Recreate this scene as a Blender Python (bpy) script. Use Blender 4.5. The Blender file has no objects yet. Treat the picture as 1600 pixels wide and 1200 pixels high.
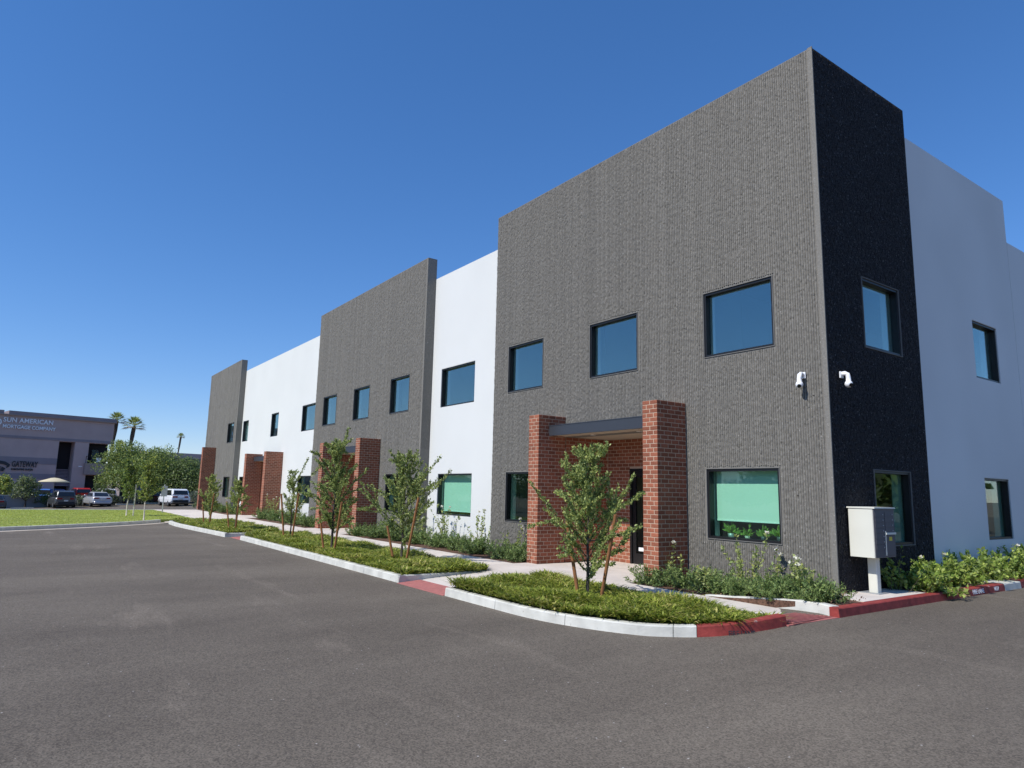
import bpy, math, random
import numpy as np
from mathutils import Vector, Matrix
S = bpy.context.scene
COL = S.collection
R = math.radians
# ------------------------------------------------------------------ camera, light, exposure
cam_d = bpy.data.cameras.new('camera'); cam = bpy.data.objects.new('camera', cam_d); COL.objects.link(cam)
YAW, PITCH, ROLL, FPX = -0.95430, 0.15571, 0.022454, 1064.82
CAM = Vector((5.8169, -10.2976, 1.59))
fw = Vector((math.sin(YAW)*math.cos(PITCH), math.cos(YAW)*math.cos(PITCH), math.sin(PITCH)))
rt = Vector((math.cos(YAW), -math.sin(YAW), 0)); up = rt.cross(fw)
r2 = rt*math.cos(ROLL)+up*math.sin(ROLL); u2 = up*math.cos(ROLL)-rt*math.sin(ROLL)
cam.matrix_world = Matrix(((r2.x, u2.x, -fw.x, CAM.x), (r2.y, u2.y, -fw.y, CAM.y), (r2.z, u2.z, -fw.z, CAM.z), (0, 0, 0, 1)))
cam_d.sensor_width = 36; cam_d.lens = FPX/1600*36; cam_d.clip_end = 6000; cam_d.clip_start = .1
S.camera = cam
EL, AZ = R(47), R(1.5)
sun_v = Vector((-math.sin(AZ)*math.cos(EL), -math.cos(AZ)*math.cos(EL), math.sin(EL)))
w = bpy.data.worlds.new('World'); S.world = w; w.use_nodes = True
nt = w.node_tree; bg = nt.nodes['Background']
sky = nt.nodes.new('ShaderNodeTexSky'); sky.sky_type = 'NISHITA'; sky.sun_disc = False
sky.sun_elevation = EL; sky.sun_rotation = math.pi+AZ; sky.altitude = 400; sky.air_density = 1.0; sky.dust_density = 0; sky.ozone_density = 6.0
hsv = nt.nodes.new('ShaderNodeHueSaturation'); hsv.inputs['Saturation'].default_value = 1.27
gam = nt.nodes.new('ShaderNodeGamma'); gam.inputs[1].default_value = .8; nt.links.new(sky.outputs[0], gam.inputs[0])
nt.links.new(gam.outputs[0], hsv.inputs['Color']); tint = nt.nodes.new('ShaderNodeMix'); tint.data_type = 'RGBA'; tint.blend_type = 'MULTIPLY'; tint.inputs['Factor'].default_value = 1; tint.inputs['B'].default_value = (1, 1.0, 1.17, 1); tint.clamp_result = False
nt.links.new(hsv.outputs[0], tint.inputs['A']); nt.links.new(tint.outputs['Result'], bg.inputs[0]); bg.inputs[1].default_value = .15
sl = bpy.data.lights.new('sun', 'SUN'); sl.energy = 3.9; sl.angle = R(.5); sl.color = (1, .965, .915)
so = bpy.data.objects.new('sun', sl); COL.objects.link(so); so.location = (0, -20, 40)
so.rotation_euler = (-sun_v).to_track_quat('-Z', 'Y').to_euler()
vs = S.view_settings; vs.view_transform = 'Standard'; vs.look = 'None'; vs.gamma = 1; vs.use_curve_mapping = False; vs.exposure = .25
S.render.engine = 'CYCLES'; S.cycles.max_bounces = 7; S.cycles.transparent_max_bounces = 10; S.cycles.caustics_reflective = False; S.cycles.caustics_refractive = False

# ------------------------------------------------------------------ helpers
def obj(name, me, parent=None, **kw):
    o = bpy.data.objects.new(name, me); COL.objects.link(o)
    if parent: o.parent = parent
    for k, v in kw.items(): o[k] = v
    return o
def thing(name, label, cat, loc=(0, 0, 0), rz=0, group=None):
    o = obj(name, None); o.empty_display_size = .3
    o.location = loc; o.rotation_euler = (0, 0, rz); o['label'] = label; o['category'] = cat
    if group: o['group'] = group
    return o
def tag(o, label, cat, group=None):
    o['label'] = label; o['category'] = cat
    if group: o['group'] = group
    return o
def np_mesh(name, V, T, mats, mi=None, smooth=False):
    """triangle mesh from numpy arrays"""
    V = np.asarray(V, np.float32); T = np.asarray(T, np.int32)
    me = bpy.data.meshes.new(name)
    me.vertices.add(len(V)); me.vertices.foreach_set('co', V.ravel())
    me.loops.add(T.size); me.loops.foreach_set('vertex_index', T.ravel())
    me.polygons.add(len(T)); k = T.shape[1]
    me.polygons.foreach_set('loop_start', np.arange(0, T.size, k, dtype=np.int32))
    try: me.polygons.foreach_set('loop_total', np.full(len(T), k, np.int32))
    except Exception: pass
    for m in mats: me.materials.append(m)
    if mi is not None: me.polygons.foreach_set('material_index', np.asarray(mi, np.int32))
    me.update(calc_edges=True); me.validate()
    if smooth: me.polygons.foreach_set('use_smooth', np.ones(len(T), bool))
    return me
class MB:
    def __init__(s): s.v = []; s.f = []; s.m = []
    def add(s, vs, fs, m=0):
        o = len(s.v); s.v += [tuple(p) for p in vs]; s.f += [tuple(i+o for i in f) for f in fs]; s.m += [m]*len(fs); return s
    def box(s, x0, y0, z0, x1, y1, z1, m=0):
        return s.add([(x0,y0,z0),(x1,y0,z0),(x1,y1,z0),(x0,y1,z0),(x0,y0,z1),(x1,y0,z1),(x1,y1,z1),(x0,y1,z1)],
              [(0,3,2,1),(4,5,6,7),(0,1,5,4),(1,2,6,5),(2,3,7,6),(3,0,4,7)], m)
    def cham(s, x0, y0, z0, x1, y1, z1, c, m=0):   # box with chamfered vertical + top edges
        def ring(z, d):
            return [(x0+d,y0+c,z),(x0+c,y0+d,z),(x1-c,y0+d,z),(x1-d,y0+c,z),(x1-d,y1-c,z),(x1-c,y1-d,z),(x0+c,y1-d,z),(x0+d,y1-c,z)]
        vs = ring(z0,0)+ring(z1-c,0)+ring(z1,c*.8); fs = [tuple(range(7,-1,-1)), tuple(range(16,24))]
        for k in (0,8):
            for i in range(8): fs.append((k+i,k+(i+1)%8,k+8+(i+1)%8,k+8+i))
        return s.add(vs, fs, m)
    def prism(s, poly, z0, z1, m=0):
        n = len(poly); z0 = z0 if callable(z0) else (lambda x, y, c=z0: c); z1 = z1 if callable(z1) else (lambda x, y, c=z1: c)
        vs = [(x,y,z0(x,y)) for x,y in poly]+[(x,y,z1(x,y)) for x,y in poly]
        return s.add(vs, [tuple(range(n-1,-1,-1)), tuple(range(n,2*n))]+[(i,(i+1)%n,n+(i+1)%n,n+i) for i in range(n)], m)
    def tube(s, pts, rad, n=6, m=0, caps=True):
        pts = [Vector(p) for p in pts]; rad = rad if isinstance(rad, (list, tuple)) else [rad]*len(pts)
        vs = []; 
        for i, p in enumerate(pts):
            t = (pts[min(i+1,len(pts)-1)]-pts[max(i-1,0)]).normalized()
            a = t.cross(Vector((.31,.95,.12)) if abs(t.y) < .9 else Vector((1,0,0))).normalized(); b = t.cross(a)
            for k in range(n):
                q = 2*math.pi*k/n; vs.append(p+(a*math.cos(q)+b*math.sin(q))*rad[i])
        fs = []
        for i in range(len(pts)-1):
            for k in range(n): fs.append((i*n+k,(i*n+(k+1)%n),(i+1)*n+(k+1)%n,(i+1)*n+k))
        if caps: fs += [tuple(range(n)), tuple(range(len(pts)*n-1,(len(pts)-1)*n-1,-1))]
        return s.add(vs, fs, m)
    def cyl(s, c, axis, r, h, n=16, m=0, r2_=None):
        c = Vector(c); a = Vector(axis).normalized(); return s.tube([c, c+a*h], [r, r if r2_ is None else r2_], n, m)
    def lathe(s, prof, n=14, m=0, c=(0,0,0)):
        vs = [(c[0]+r*math.cos(2*math.pi*k/n), c[1]+r*math.sin(2*math.pi*k/n), c[2]+z) for r, z in prof for k in range(n)]
        fs = [(i*n+k, i*n+(k+1)%n, (i+1)*n+(k+1)%n, (i+1)*n+k) for i in range(len(prof)-1) for k in range(n)]
        return s.add(vs, fs, m)
    def build(s, name, mats, parent=None, smooth=False, **kw):
        me = bpy.data.meshes.new(name); me.from_pydata(s.v, [], s.f)
        for m in (mats if isinstance(mats, (list, tuple)) else [mats]): me.materials.append(m)
        if any(s.m): me.polygons.foreach_set('material_index', s.m)
        if smooth: me.polygons.foreach_set('use_smooth', [True]*len(s.f))
        me.update(); return obj(name, me, parent, **kw)
def box(name, b, m, parent=None, **kw): return MB().box(*b).build(name, m, parent, **kw)

# ------------------------------------------------------------------ materials
def mat(name, col, rough=.7, var=0., scale=3., bump=0., bscale=60., metal=0., spec=.4, col2=None, stretch=None, rand=0., detail=5., fleck=None):
    m = bpy.data.materials.new(name); m.use_nodes = True; t = m.node_tree; n = t.nodes; L = t.links
    b = n['Principled BSDF']; b.inputs['Base Color'].default_value = (*col, 1); b.inputs['Roughness'].default_value = rough
    b.inputs['Metallic'].default_value = metal; b.inputs['Specular IOR Level'].default_value = spec
    tc = n.new('ShaderNodeTexCoord'); src = tc.outputs['Object']
    if stretch:
        mp = n.new('ShaderNodeMapping'); mp.inputs['Scale'].default_value = stretch; L.new(src, mp.inputs[0]); src = mp.outputs[0]
    cur = None
    if var or col2:
        ns = n.new('ShaderNodeTexNoise'); ns.inputs['Scale'].default_value = scale; ns.inputs['Detail'].default_value = detail; L.new(src, ns.inputs[0])
        rp = n.new('ShaderNodeMapRange'); rp.inputs[1].default_value = .3; rp.inputs[2].default_value = .7; L.new(ns.outputs[0], rp.inputs[0])
        mx = n.new('ShaderNodeMix'); mx.data_type = 'RGBA'; L.new(rp.outputs[0], mx.inputs['Factor'])
        c2 = col2 or tuple(c*(1+var) for c in col); c1 = col if col2 else tuple(c*(1-var) for c in col)
        mx.inputs['A'].default_value = (*c1, 1); mx.inputs['B'].default_value = (*c2, 1); cur = mx.outputs['Result']
    if rand:
        oi = n.new('ShaderNodeObjectInfo'); ge = n.new('ShaderNodeNewGeometry'); ad = n.new('ShaderNodeMath'); ad.operation = 'ADD'
        L.new(oi.outputs['Random'], ad.inputs[0]); L.new(ge.outputs['Random Per Island'], ad.inputs[1])
        fr = n.new('ShaderNodeMath'); fr.operation = 'FRACT'; L.new(ad.outputs[0], fr.inputs[0])
        mr = n.new('ShaderNodeMapRange'); mr.inputs[3].default_value = 1-rand; mr.inputs[4].default_value = 1+rand; L.new(fr.outputs[0], mr.inputs[0])
        hs = n.new('ShaderNodeHueSaturation'); L.new(mr.outputs[0], hs.inputs['Value'])
        if cur: L.new(cur, hs.inputs['Color'])
        else: hs.inputs['Color'].default_value = (*col, 1)
        cur = hs.outputs[0]
    if fleck:                                                   # flecks of a second tone: kerb chips, glints painted on the charcoal panel
        fn = n.new('ShaderNodeTexNoise'); fn.inputs['Scale'].default_value = fleck[1]; fn.inputs['Detail'].default_value = 3; fn.inputs['Distortion'].default_value = .6; L.new(tc.outputs['Object'], fn.inputs[0])
        fr_ = n.new('ShaderNodeMapRange'); fr_.inputs[1].default_value = fleck[2]; fr_.inputs[2].default_value = fleck[2]+.07; L.new(fn.outputs[0], fr_.inputs[0])
        fm = n.new('ShaderNodeMix'); fm.data_type = 'RGBA'; L.new(fr_.outputs[0], fm.inputs['Factor']); fm.inputs['B'].default_value = (*fleck[0], 1)
        if cur: L.new(cur, fm.inputs['A'])
        else: fm.inputs['A'].default_value = (*col, 1)
        cur = fm.outputs['Result']
    if cur: L.new(cur, b.inputs['Base Color'])
    if bump:
        nb = n.new('ShaderNodeTexNoise'); nb.inputs['Scale'].default_value = bscale; nb.inputs['Detail'].default_value = 6; L.new(tc.outputs['Object'], nb.inputs[0])
        bp = n.new('ShaderNodeBump'); bp.inputs['Strength'].default_value = bump; bp.inputs['Distance'].default_value = .02
        L.new(nb.outputs[0], bp.inputs['Height']); L.new(bp.outputs[0], b.inputs['Normal'])
    return m
def leaf_mat(name, col, trans=.35, rand=.25):
    m = bpy.data.materials.new(name); m.use_nodes = True; t = m.node_tree; n = t.nodes; L = t.links; n.remove(n['Principled BSDF'])
    ge = n.new('ShaderNodeNewGeometry'); mr = n.new('ShaderNodeMapRange'); mr.inputs[3].default_value = 1-rand; mr.inputs[4].default_value = 1+rand
    L.new(ge.outputs['Random Per Island'], mr.inputs[0]); hs = n.new('ShaderNodeHueSaturation'); hs.inputs['Color'].default_value = (*col, 1); L.new(mr.outputs[0], hs.inputs['Value'])
    d = n.new('ShaderNodeBsdfPrincipled'); d.inputs['Roughness'].default_value = .5; d.inputs['Specular IOR Level'].default_value = .35; L.new(hs.outputs[0], d.inputs['Base Color'])
    tr = n.new('ShaderNodeBsdfTranslucent'); L.new(hs.outputs[0], tr.inputs[0]); mx = n.new('ShaderNodeMixShader'); mx.inputs[0].default_value = trans
    L.new(d.outputs[0], mx.inputs[1]); L.new(tr.outputs[0], mx.inputs[2]); L.new(mx.outputs[0], n['Material Output'].inputs[0]); return m
def glass_mat(name, tint, r0=.05, refl=(.95, .98, 1)):
    """coated pane: each of its two faces tints and mirrors a little (Schlick on the facing angle)"""
    m = bpy.data.materials.new(name); m.use_nodes = True; t = m.node_tree; n = t.nodes; L = t.links; n.remove(n['Principled BSDF'])
    tr = n.new('ShaderNodeBsdfTransparent'); tr.inputs[0].default_value = (*tint, 1); gl = n.new('ShaderNodeBsdfGlossy'); gl.inputs['Color'].default_value = (*refl, 1); gl.inputs['Roughness'].default_value = .008
    lw_ = n.new('ShaderNodeLayerWeight'); lw_.inputs[0].default_value = .5; pw = n.new('ShaderNodeMath'); pw.operation = 'POWER'; pw.inputs[1].default_value = 5; L.new(lw_.outputs['Facing'], pw.inputs[0])
    mr = n.new('ShaderNodeMapRange'); mr.inputs[3].default_value = r0; mr.inputs[4].default_value = 1; L.new(pw.outputs[0], mr.inputs[0])
    mx = n.new('ShaderNodeMixShader'); L.new(mr.outputs[0], mx.inputs[0]); L.new(tr.outputs[0], mx.inputs[1]); L.new(gl.outputs[0], mx.inputs[2]); L.new(mx.outputs[0], n['Material Output'].inputs[0]); return m
def asphalt_mat():
    m = bpy.data.materials.new('asphalt'); m.use_nodes = True; t = m.node_tree; n = t.nodes; L = t.links; b = n['Principled BSDF']
    b.inputs['Roughness'].default_value = .85; b.inputs['Specular IOR Level'].default_value = .3
    tc = n.new('ShaderNodeTexCoord'); P = tc.outputs['Object']
    def noise(sc, det=5, st=None, rough=.6):
        s_ = n.new('ShaderNodeTexNoise'); s_.inputs['Scale'].default_value = sc; s_.inputs['Detail'].default_value = det; s_.inputs['Roughness'].default_value = rough
        if st:
            mp = n.new('ShaderNodeMapping'); mp.inputs['Scale'].default_value = st; mp.inputs['Rotation'].default_value = (0,0,.5); L.new(P, mp.inputs[0]); L.new(mp.outputs[0], s_.inputs[0])
        else: L.new(P, s_.inputs[0])
        return s_.outputs[0]
    def rng(x, a, b_, c, d):
        r = n.new('ShaderNodeMapRange'); L.new(x, r.inputs[0]); r.inputs[1].default_value, r.inputs[2].default_value, r.inputs[3].default_value, r.inputs[4].default_value = a, b_, c, d; return r.outputs[0]
    def mul(a, b_):
        q = n.new('ShaderNodeMath'); q.operation = 'MULTIPLY'; L.new(a, q.inputs[0]); L.new(b_, q.inputs[1]); return q.outputs[0]
    def mix(f, a, b_):
        q = n.new('ShaderNodeMix'); q.data_type = 'RGBA'; L.new(f, q.inputs['Factor'])
        for s_, k in ((a,'A'),(b_,'B')):
            if isinstance(s_, tuple): q.inputs[k].default_value = (*s_, 1)
            else: L.new(s_, q.inputs[k])
        return q.outputs['Result']
    big = rng(noise(.42, 7, (1,.4,1), .68), .30, .70, 0, 1)
    c = mix(big, (.106,.087,.067), (.172,.145,.112))
    dust = rng(noise(.8, 7, (.35,1.6,1), .65), .58, .82, 0, .55)
    c = mix(dust, c, (.30,.25,.195))
    vo = n.new('ShaderNodeTexVoronoi'); vo.inputs['Scale'].default_value = 88; L.new(P, vo.inputs[0])
    vc = n.new('ShaderNodeSeparateColor'); L.new(vo.outputs['Color'], vc.inputs[0])
    agg = rng(vc.outputs[0], 0, 1, .60, 1.40)
    hs = n.new('ShaderNodeHueSaturation'); L.new(c, hs.inputs['Color']); L.new(agg, hs.inputs['Value']); c = hs.outputs[0]
    vo2 = n.new('ShaderNodeTexVoronoi'); vo2.inputs['Scale'].default_value = 9; L.new(P, vo2.inputs[0])
    peb = rng(vo2.outputs['Distance'], .05, .075, 1, 0); sep = n.new('ShaderNodeSeparateColor'); L.new(vo2.outputs['Color'], sep.inputs[0])
    peb = mul(peb, rng(sep.outputs[1], .70, .72, 0, 1)); c = mix(peb, c, (.50,.47,.43))
    L.new(c, b.inputs['Base Color'])
    bp = n.new('ShaderNodeBump'); bp.inputs['Strength'].default_value = .55; bp.inputs['Distance'].default_value = .012
    L.new(noise(170, 3), bp.inputs['Height']); L.new(bp.outputs[0], b.inputs['Normal']); return m

M = {}
M['asphalt'] = asphalt_mat()
M['earth'] = mat('dry_earth', (.22,.17,.12), .95, .25, .2)
M['concrete'] = mat('pale_concrete', (.64,.575,.505), .85, .10, 1.6, .25, 90)
M['kerb'] = mat('kerb_concrete', (.58,.57,.51), .8, .15, 4, .3, 60, fleck=((.36,.33,.28), 11, .69))
M['gutter'] = mat('gutter_concrete', (.42,.36,.29), .85, .18, 2, .2, 60)
M['kerb_red'] = mat('red_kerb_paint', (.29,.045,.036), .7, .30, 9, .3, 60, fleck=((.46,.36,.32), 8, .70))
M['ramp_red'] = mat('red_ramp_paint', (.42,.15,.13), .8, .14, 14, .4, 160)
M['mulch'] = mat('mulch', (.13,.07,.045), .95, .5, 26, .9, 70)
M['turf'] = mat('lawn_turf', (.32,.37,.085), .9, .25, .8, .5, 90)
M['soil'] = mat('island_soil', (.05,.055,.025), .95, .4, 20, .6, 60)
M['stucco'] = mat('white_paint', (.665,.67,.645), .75, .025, .5, .12, 45)
M['side_paint'] = mat('white_side_paint', (.68,.685,.67), .7, .06, .35, .15, 30, detail=2)
M['gray'] = mat('gray_ribbed_paint', (.190,.179,.158), .8, .15, 34, .5, 130, stretch=(1.0,1.0,.8), detail=10, rand=.09, fleck=((.44,.42,.39), 38, .66))
M['black'] = mat('charcoal_panel_paint', (.021,.019,.020), .8, .9, 40, 1.0, 60, spec=.3, fleck=((.13,.13,.13), 34, .625))  # pale flecks are glints of the rough concrete, put into the colour
M['bead'] = mat('lit_edge_gray', (.17,.165,.155), .8)  # gray that stands in for the sunlit edge of the openings
M['roof'] = mat('roof_membrane', (.5,.5,.48), .9)
M['mortar'] = mat('mortar', (.53,.39,.285), .9, .08, 20, .2, 150)
M['brick'] = mat('red_brick', (.295,.098,.053), .85, .16, 22, .35, 120, rand=.24)
M['frame'] = mat('black_aluminium', (.012,.012,.013), .4)
M['glass'] = glass_mat('green_glass', (.77,.94,.865), .045)
M['glass_up'] = glass_mat('upper_glass', (.80,.93,.93), .175, (.90,.99,.93))
M['blind'] = mat('roller_blind', (.78,.78,.76), .8)
M['plaster'] = mat('interior_plaster', (.62,.63,.61), .85)
M['carpet'] = mat('interior_floor', (.10,.10,.10), .9)
M['fascia'] = mat('canopy_metal', (.038,.042,.052), .45, spec=.5)
M['soffit'] = mat('canopy_soffit', (.50,.42,.32), .8)
M['lamp'] = mat('lamp_lens', (.85,.85,.82), .3)
M['cream'] = mat('cream_enamel', (.70,.69,.60), .5, .03, 3)
M['door_gray'] = mat('gray_enamel', (.085,.085,.10), .45)
M['white_plastic'] = mat('white_plastic', (.85,.85,.86), .35)
M['black_gloss'] = mat('black_gloss', (.01,.01,.012), .1)
M['yellow'] = mat('yellow_label', (.7,.55,.06), .6)
M['steel'] = mat('galvanised_steel', (.42,.44,.45), .5, metal=.5)
M['bark'] = mat('bark', (.075,.062,.05), .9, .35, 20, .6, 60)
M['bark_pale'] = mat('whitewashed_bark', (.62,.56,.47), .9, .2, 12, .4, 60)
M['stake'] = mat('stake_wood', (.27,.115,.042), .8, .4, 7, .3, 60, stretch=(5,5,.6))
M['tie'] = mat('tree_tie', (.02,.02,.02), .7)
M['letter_white'] = mat('letter_white', (.85,.86,.88), .5)
M['letter_dark'] = mat('letter_dark', (.03,.03,.035), .5)
M['logo_blue'] = mat('logo_blue', (.10,.12,.3), .5)
LF = {k: leaf_mat('leaf_'+k, c, tr) for k, c, tr in [('oak',(.38,.45,.15),.35),('oak_dark',(.19,.245,.075),.3),('oak_yel',(.54,.56,.17),.35),
  ('gc1',(.21,.27,.036),.35),('gc2',(.37,.41,.065),.35),('gc3',(.085,.13,.02),.3),('gc4',(.58,.53,.17),.35),
  ('shrub',(.15,.23,.075),.3),('shrub2',(.27,.35,.11),.3),('rose',(.36,.41,.15),.35),('hedge',(.23,.33,.06),.35),('hedge2',(.42,.50,.12),.35),
  ('far1',(.25,.33,.10),.4),('far2',(.13,.18,.06),.3),('far3',(.42,.46,.10),.4),('olive',(.20,.23,.12),.3),('grey',(.20,.225,.17),.3),('palm',(.33,.38,.12),.35),('petal',(.83,.80,.68),.2),('dry',(.30,.22,.12),.2),
  ('lawn1',(.35,.42,.085),.35),('lawn2',(.44,.46,.12),.35)]}

# ------------------------------------------------------------------ terrain
def sst(a, b, x):
    t = np.clip((x-a)/(b-a), 0, 1); return t*t*(3-2*t)
def zl(x, y):                     # the far lot falls away beyond x=-38
    return -sst(-36, -70, x)*(.86-.044*(np.clip(y, -20, 10)+6.85))
def za(x, y):                     # asphalt height
    return -.13 + zl(x, y) + .165*sst(-3.6, -.2, x+.8*y)*sst(-9, -3, x+0*y)
def zf(f): return lambda x, y: float(f(x, y))
def ps(x, y): return .155*sst(-1.9, .35, x+0*y)
gx = np.unique(np.r_[np.arange(-140, -8, 2.), np.arange(-8, 9, .35), np.arange(9, 61, 2.)]); gy = np.unique(np.r_[np.arange(-70, -7, 2.), np.arange(-7, 8, .35), np.arange(8, 71, 2.)])
X, Y = np.meshgrid(gx, gy, indexing='ij'); V = np.c_[X.ravel(), Y.ravel(), za(X, Y).ravel()]
I, J = np.meshgrid(np.arange(len(gx)-1), np.arange(len(gy)-1), indexing='ij'); a = (I*len(gy)+J).ravel()
obj('asphalt_road', np_mesh('asphalt_road', V, np.c_[a, a+len(gy), a+len(gy)+1, a+1], [M['asphalt']], smooth=True), kind='structure')
MB().add([(-2500,-2500,-1.6),(2500,-2500,-1.6),(2500,2500,-1.6),(-2500,2500,-1.6)], [(0,1,2,3)]).build('ground', M['earth'], kind='structure')

# ------------------------------------------------------------------ kerbs
def resample(pts, cuts):
    """polyline -> list of sub-polylines split at arc-length cuts"""
    pts = [Vector((*p, 0)) for p in pts]; d = [0]
    for a, b in zip(pts, pts[1:]): d.append(d[-1]+(b-a).length)
    def at(s):
        for i in range(len(pts)-1):
            if s <= d[i+1]+1e-9: return pts[i].lerp(pts[i+1], (s-d[i])/(d[i+1]-d[i]))
        return pts[-1]
    tot = d[-1]; out = []
    cs = [0]+[c for c in cuts if 0 < c < tot]+[tot]
    for a, b in zip(cs, cs[1:]):
        q = [at(a+.004)]+[pts[i] for i in range(len(pts)) if a+.03 < d[i] < b-.03]+[at(b-.004)]; out.append(q)
    return out, tot
def smooth_pl(pts, n=4):
    P = [Vector((*p, 0)) for p in pts]; out = []
    for i in range(len(P)-1):
        p0, p1, p2, p3 = P[max(i-1,0)], P[i], P[i+1], P[min(i+2,len(P)-1)]
        for k in range(n):
            t = k/n; q = .5*((2*p1)+(p2-p0)*t+(2*p0-5*p1+4*p2-p3)*t*t+(3*p1-p0-3*p2+p3)*t**3); out.append((q.x, q.y))
    out.append((P[-1].x, P[-1].y)); return out
def kerb(name, pts, m, seg=1.5, width=.15, ztop=None, side=1, label=None, zbot=None):
    """kerb of cast segments along its outer bottom line; body to the left of travel for side=1"""
    root = obj(name, None, kind='structure')
    runs, tot = resample(pts, [seg*k for k in range(1, 200)])
    ztop = ztop or (lambda x, y: za(x, y)+.13); res = []
    for q in runs:
        vs = []; n = len(q)
        for i, p in enumerate(q):
            t = (q[min(i+1,n-1)]-q[max(i-1,0)]).normalized(); nn = Vector((-t.y, t.x, 0))*side
            o2 = p+nn*.022; o3 = p+nn*.036; inn = p+nn*width; zt = float(ztop(p.x, p.y)); zb = float(za(p.x, p.y))-.12
            vs += [(p.x,p.y,zb),(o2.x,o2.y,zt-.014),(o3.x,o3.y,zt),(inn.x,inn.y,zt),(inn.x,inn.y,zb)]
        fs = []
        for i in range(n-1):
            for k in range(5):
                a_, b_ = i*5+k, i*5+(k+1)%5; fs.append((a_,a_+5,b_+5,b_))
        fs += [(0,1,2,3,4), tuple((n-1)*5+k for k in (4,3,2,1,0))]
        res.append(MB().add(vs, fs).build('kerb_segment', m, root))
    return root
corner = smooth_pl([(-4.22,-4.455),(-3,-4.45),(-1.9,-4.42),(-1.1,-4.24),(-.4,-3.93),(.05,-3.6),(.17,-3.49)])
kerb('kerb', corner, M['kerb'], 1.45)
redc = smooth_pl([(.17,-3.49),(.36,-3.25),(.5,-2.9),(.58,-2.6),(.61,-2.3)])
k_red = kerb('kerb', redc, M['kerb_red'], 3)
kerb('kerb', [(-17.15,-4.46),(-12,-4.44),(-5.93,-4.44)], M['kerb'], 1.6)
def zret(x, y): return 0*x
kerb('kerb', [(-5.925,-4.436),(-5.925,-2.46)], M['kerb'], 2.5, ztop=zret)
kerb('kerb', smooth_pl([(-27.4,-4.75),(-27.0,-4.95),(-25,-5.0),(-22,-4.85),(-20,-4.7),(-18.45,-4.62)]), M['kerb'], 1.6)
kerb('kerb', [(-18.44,-4.61),(-18.44,-2.9)], M['kerb'], 2.5, ztop=zret)
side_pts = [(.75,-1.33),(.75,4.13)]
k_side = kerb('kerb', side_pts, M['kerb_red'], 2.35, ztop=lambda x, y: .155+0*x)
kerb('kerb', [(.75,4.14),(.76,4.85)], M['kerb'], 3, ztop=lambda x, y: .155+0*x, width=.45)
kerb('kerb', [(.75,4.86),(.75,20)], M['kerb_red'], 2.4, ztop=lambda x, y: .155+0*x)
kerb('planter_kerb', [(-1.6,-1.17),(-.8,-1.17),(0,-1.18),(.35,-1.2),(.6,-1.3)], M['kerb'], 4, ztop=lambda x, y: ps(x, y)+.006, width=.14)
lawn_front = smooth_pl([(-21.0,-15.5),(-22.2,-12.8),(-23.6,-10.3),(-25.3,-7.9),(-27.0,-6.0),(-28.2,-5.05)])
kerb('kerb', lawn_front[::-1], M['kerb'], 2.2, side=-1)
# gutter pan in front of the lawn kerb
g = MB()
for (x0,y0),(x1,y1) in zip(lawn_front, lawn_front[1:]):
    g.add([(x0+.02,y0,za(x0,y0)+.006),(x0+.42,y0+.3,za(x0,y0)+.006),(x1+.42,y1+.3,za(x1,y1)+.006),(x1+.02,y1,za(x1,y1)+.006)], [(0,3,2,1)])
g.build('gutter', M['gutter'], kind='structure')

# ------------------------------------------------------------------ walks, ramps, beds, lawn
walk = box('sidewalk', (-41,-2.46,-.25,-.02,-1.17,-.03), M['gutter'], kind='structure')
x = -41.0
while x < -.2:
    x1 = min(x+1.37, .10)
    MB().box(x+.004,-2.455,-.2,x1-.004,-1.172,0).build('paving_slab', M['concrete'], walk); x = x1
for xa, xb in ((-41,-36),(-36,-32),(-32,-29.9),(-29.9,-28)):   # walk widens beside the lawn
    MB().prism([(xa+.004,-3.6),(xb-.004,-3.6),(xb-.004,-2.46),(xa+.004,-2.46)], -.25, .0).build('paving_slab', M['concrete'], walk)
MB().prism([(-27.996,-3.6),(-27.3,-3.9),(-26.6,-3.3),(-26.2,-2.46),(-27.996,-2.46)], -.25, 0).build('paving_slab', M['concrete'], walk)
MB().prism([(-28.3,-4.9),(-27.5,-4.6),(-27.32,-3.92),(-28.0,-3.62),(-28.6,-3.62)], -.3, lambda x, y: -.0 if y > -4 else -.1).build('paving_slab', M['concrete'], walk)
ENT = [(-6.49,-3.27),(-20.34,-17.1),(-32.7,-29.4)]
for xa, xb in ENT:                                              # entrance walks
    for k in range(2):
        xm0 = xa-.36+(xb-xa+.36)*k/2; xm1 = xa-.36+(xb-xa+.36)*(k+1)/2
        MB().box(xm0+.004,-1.168,-.2,xm1-.004,1.4 if xa > -25 else 1.75,0).build('paving_slab', M['concrete'], walk)
# ramps
def ramp(name, quad, m): return MB().add(list(quad)+[(p[0],p[1],p[2]-.2) for p in quad], [(0,1,2,3),(7,6,5,4),(0,4,5,1),(1,5,6,2),(2,6,7,3),(3,7,4,0)]).build(name, m, kind='structure')
for xa, xb in ((-5.92,-4.23),(-18.29,-17.16)):
    zb_ = -.112
    ramp('tactile_ramp', [(xa,-4.47,-.124),(xb,-4.47,-.124),(xb,-3.99,-.092),(xa,-3.99,-.092)], M['ramp_red'])
    ramp('ramp', [(xa,-3.985,-.092),(xb,-3.985,-.092),(xb,-2.462,0),(xa,-2.462,0)], M['concrete'])
ramp('tactile_ramp', [(.105,-2.30,.004),(.63,-2.31,.012),(.74,-1.36,.04),(.13,-1.22,.012)], M['ramp_red'])
rb = MB()
for k in range(9):                                              # raised ribs of the tactile strip
    t = (k+.5)/9; xa = .105+t*.56; rb.box(xa, -2.25, .006+.028*t, xa+.022, -1.36, .016+.030*t)
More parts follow.
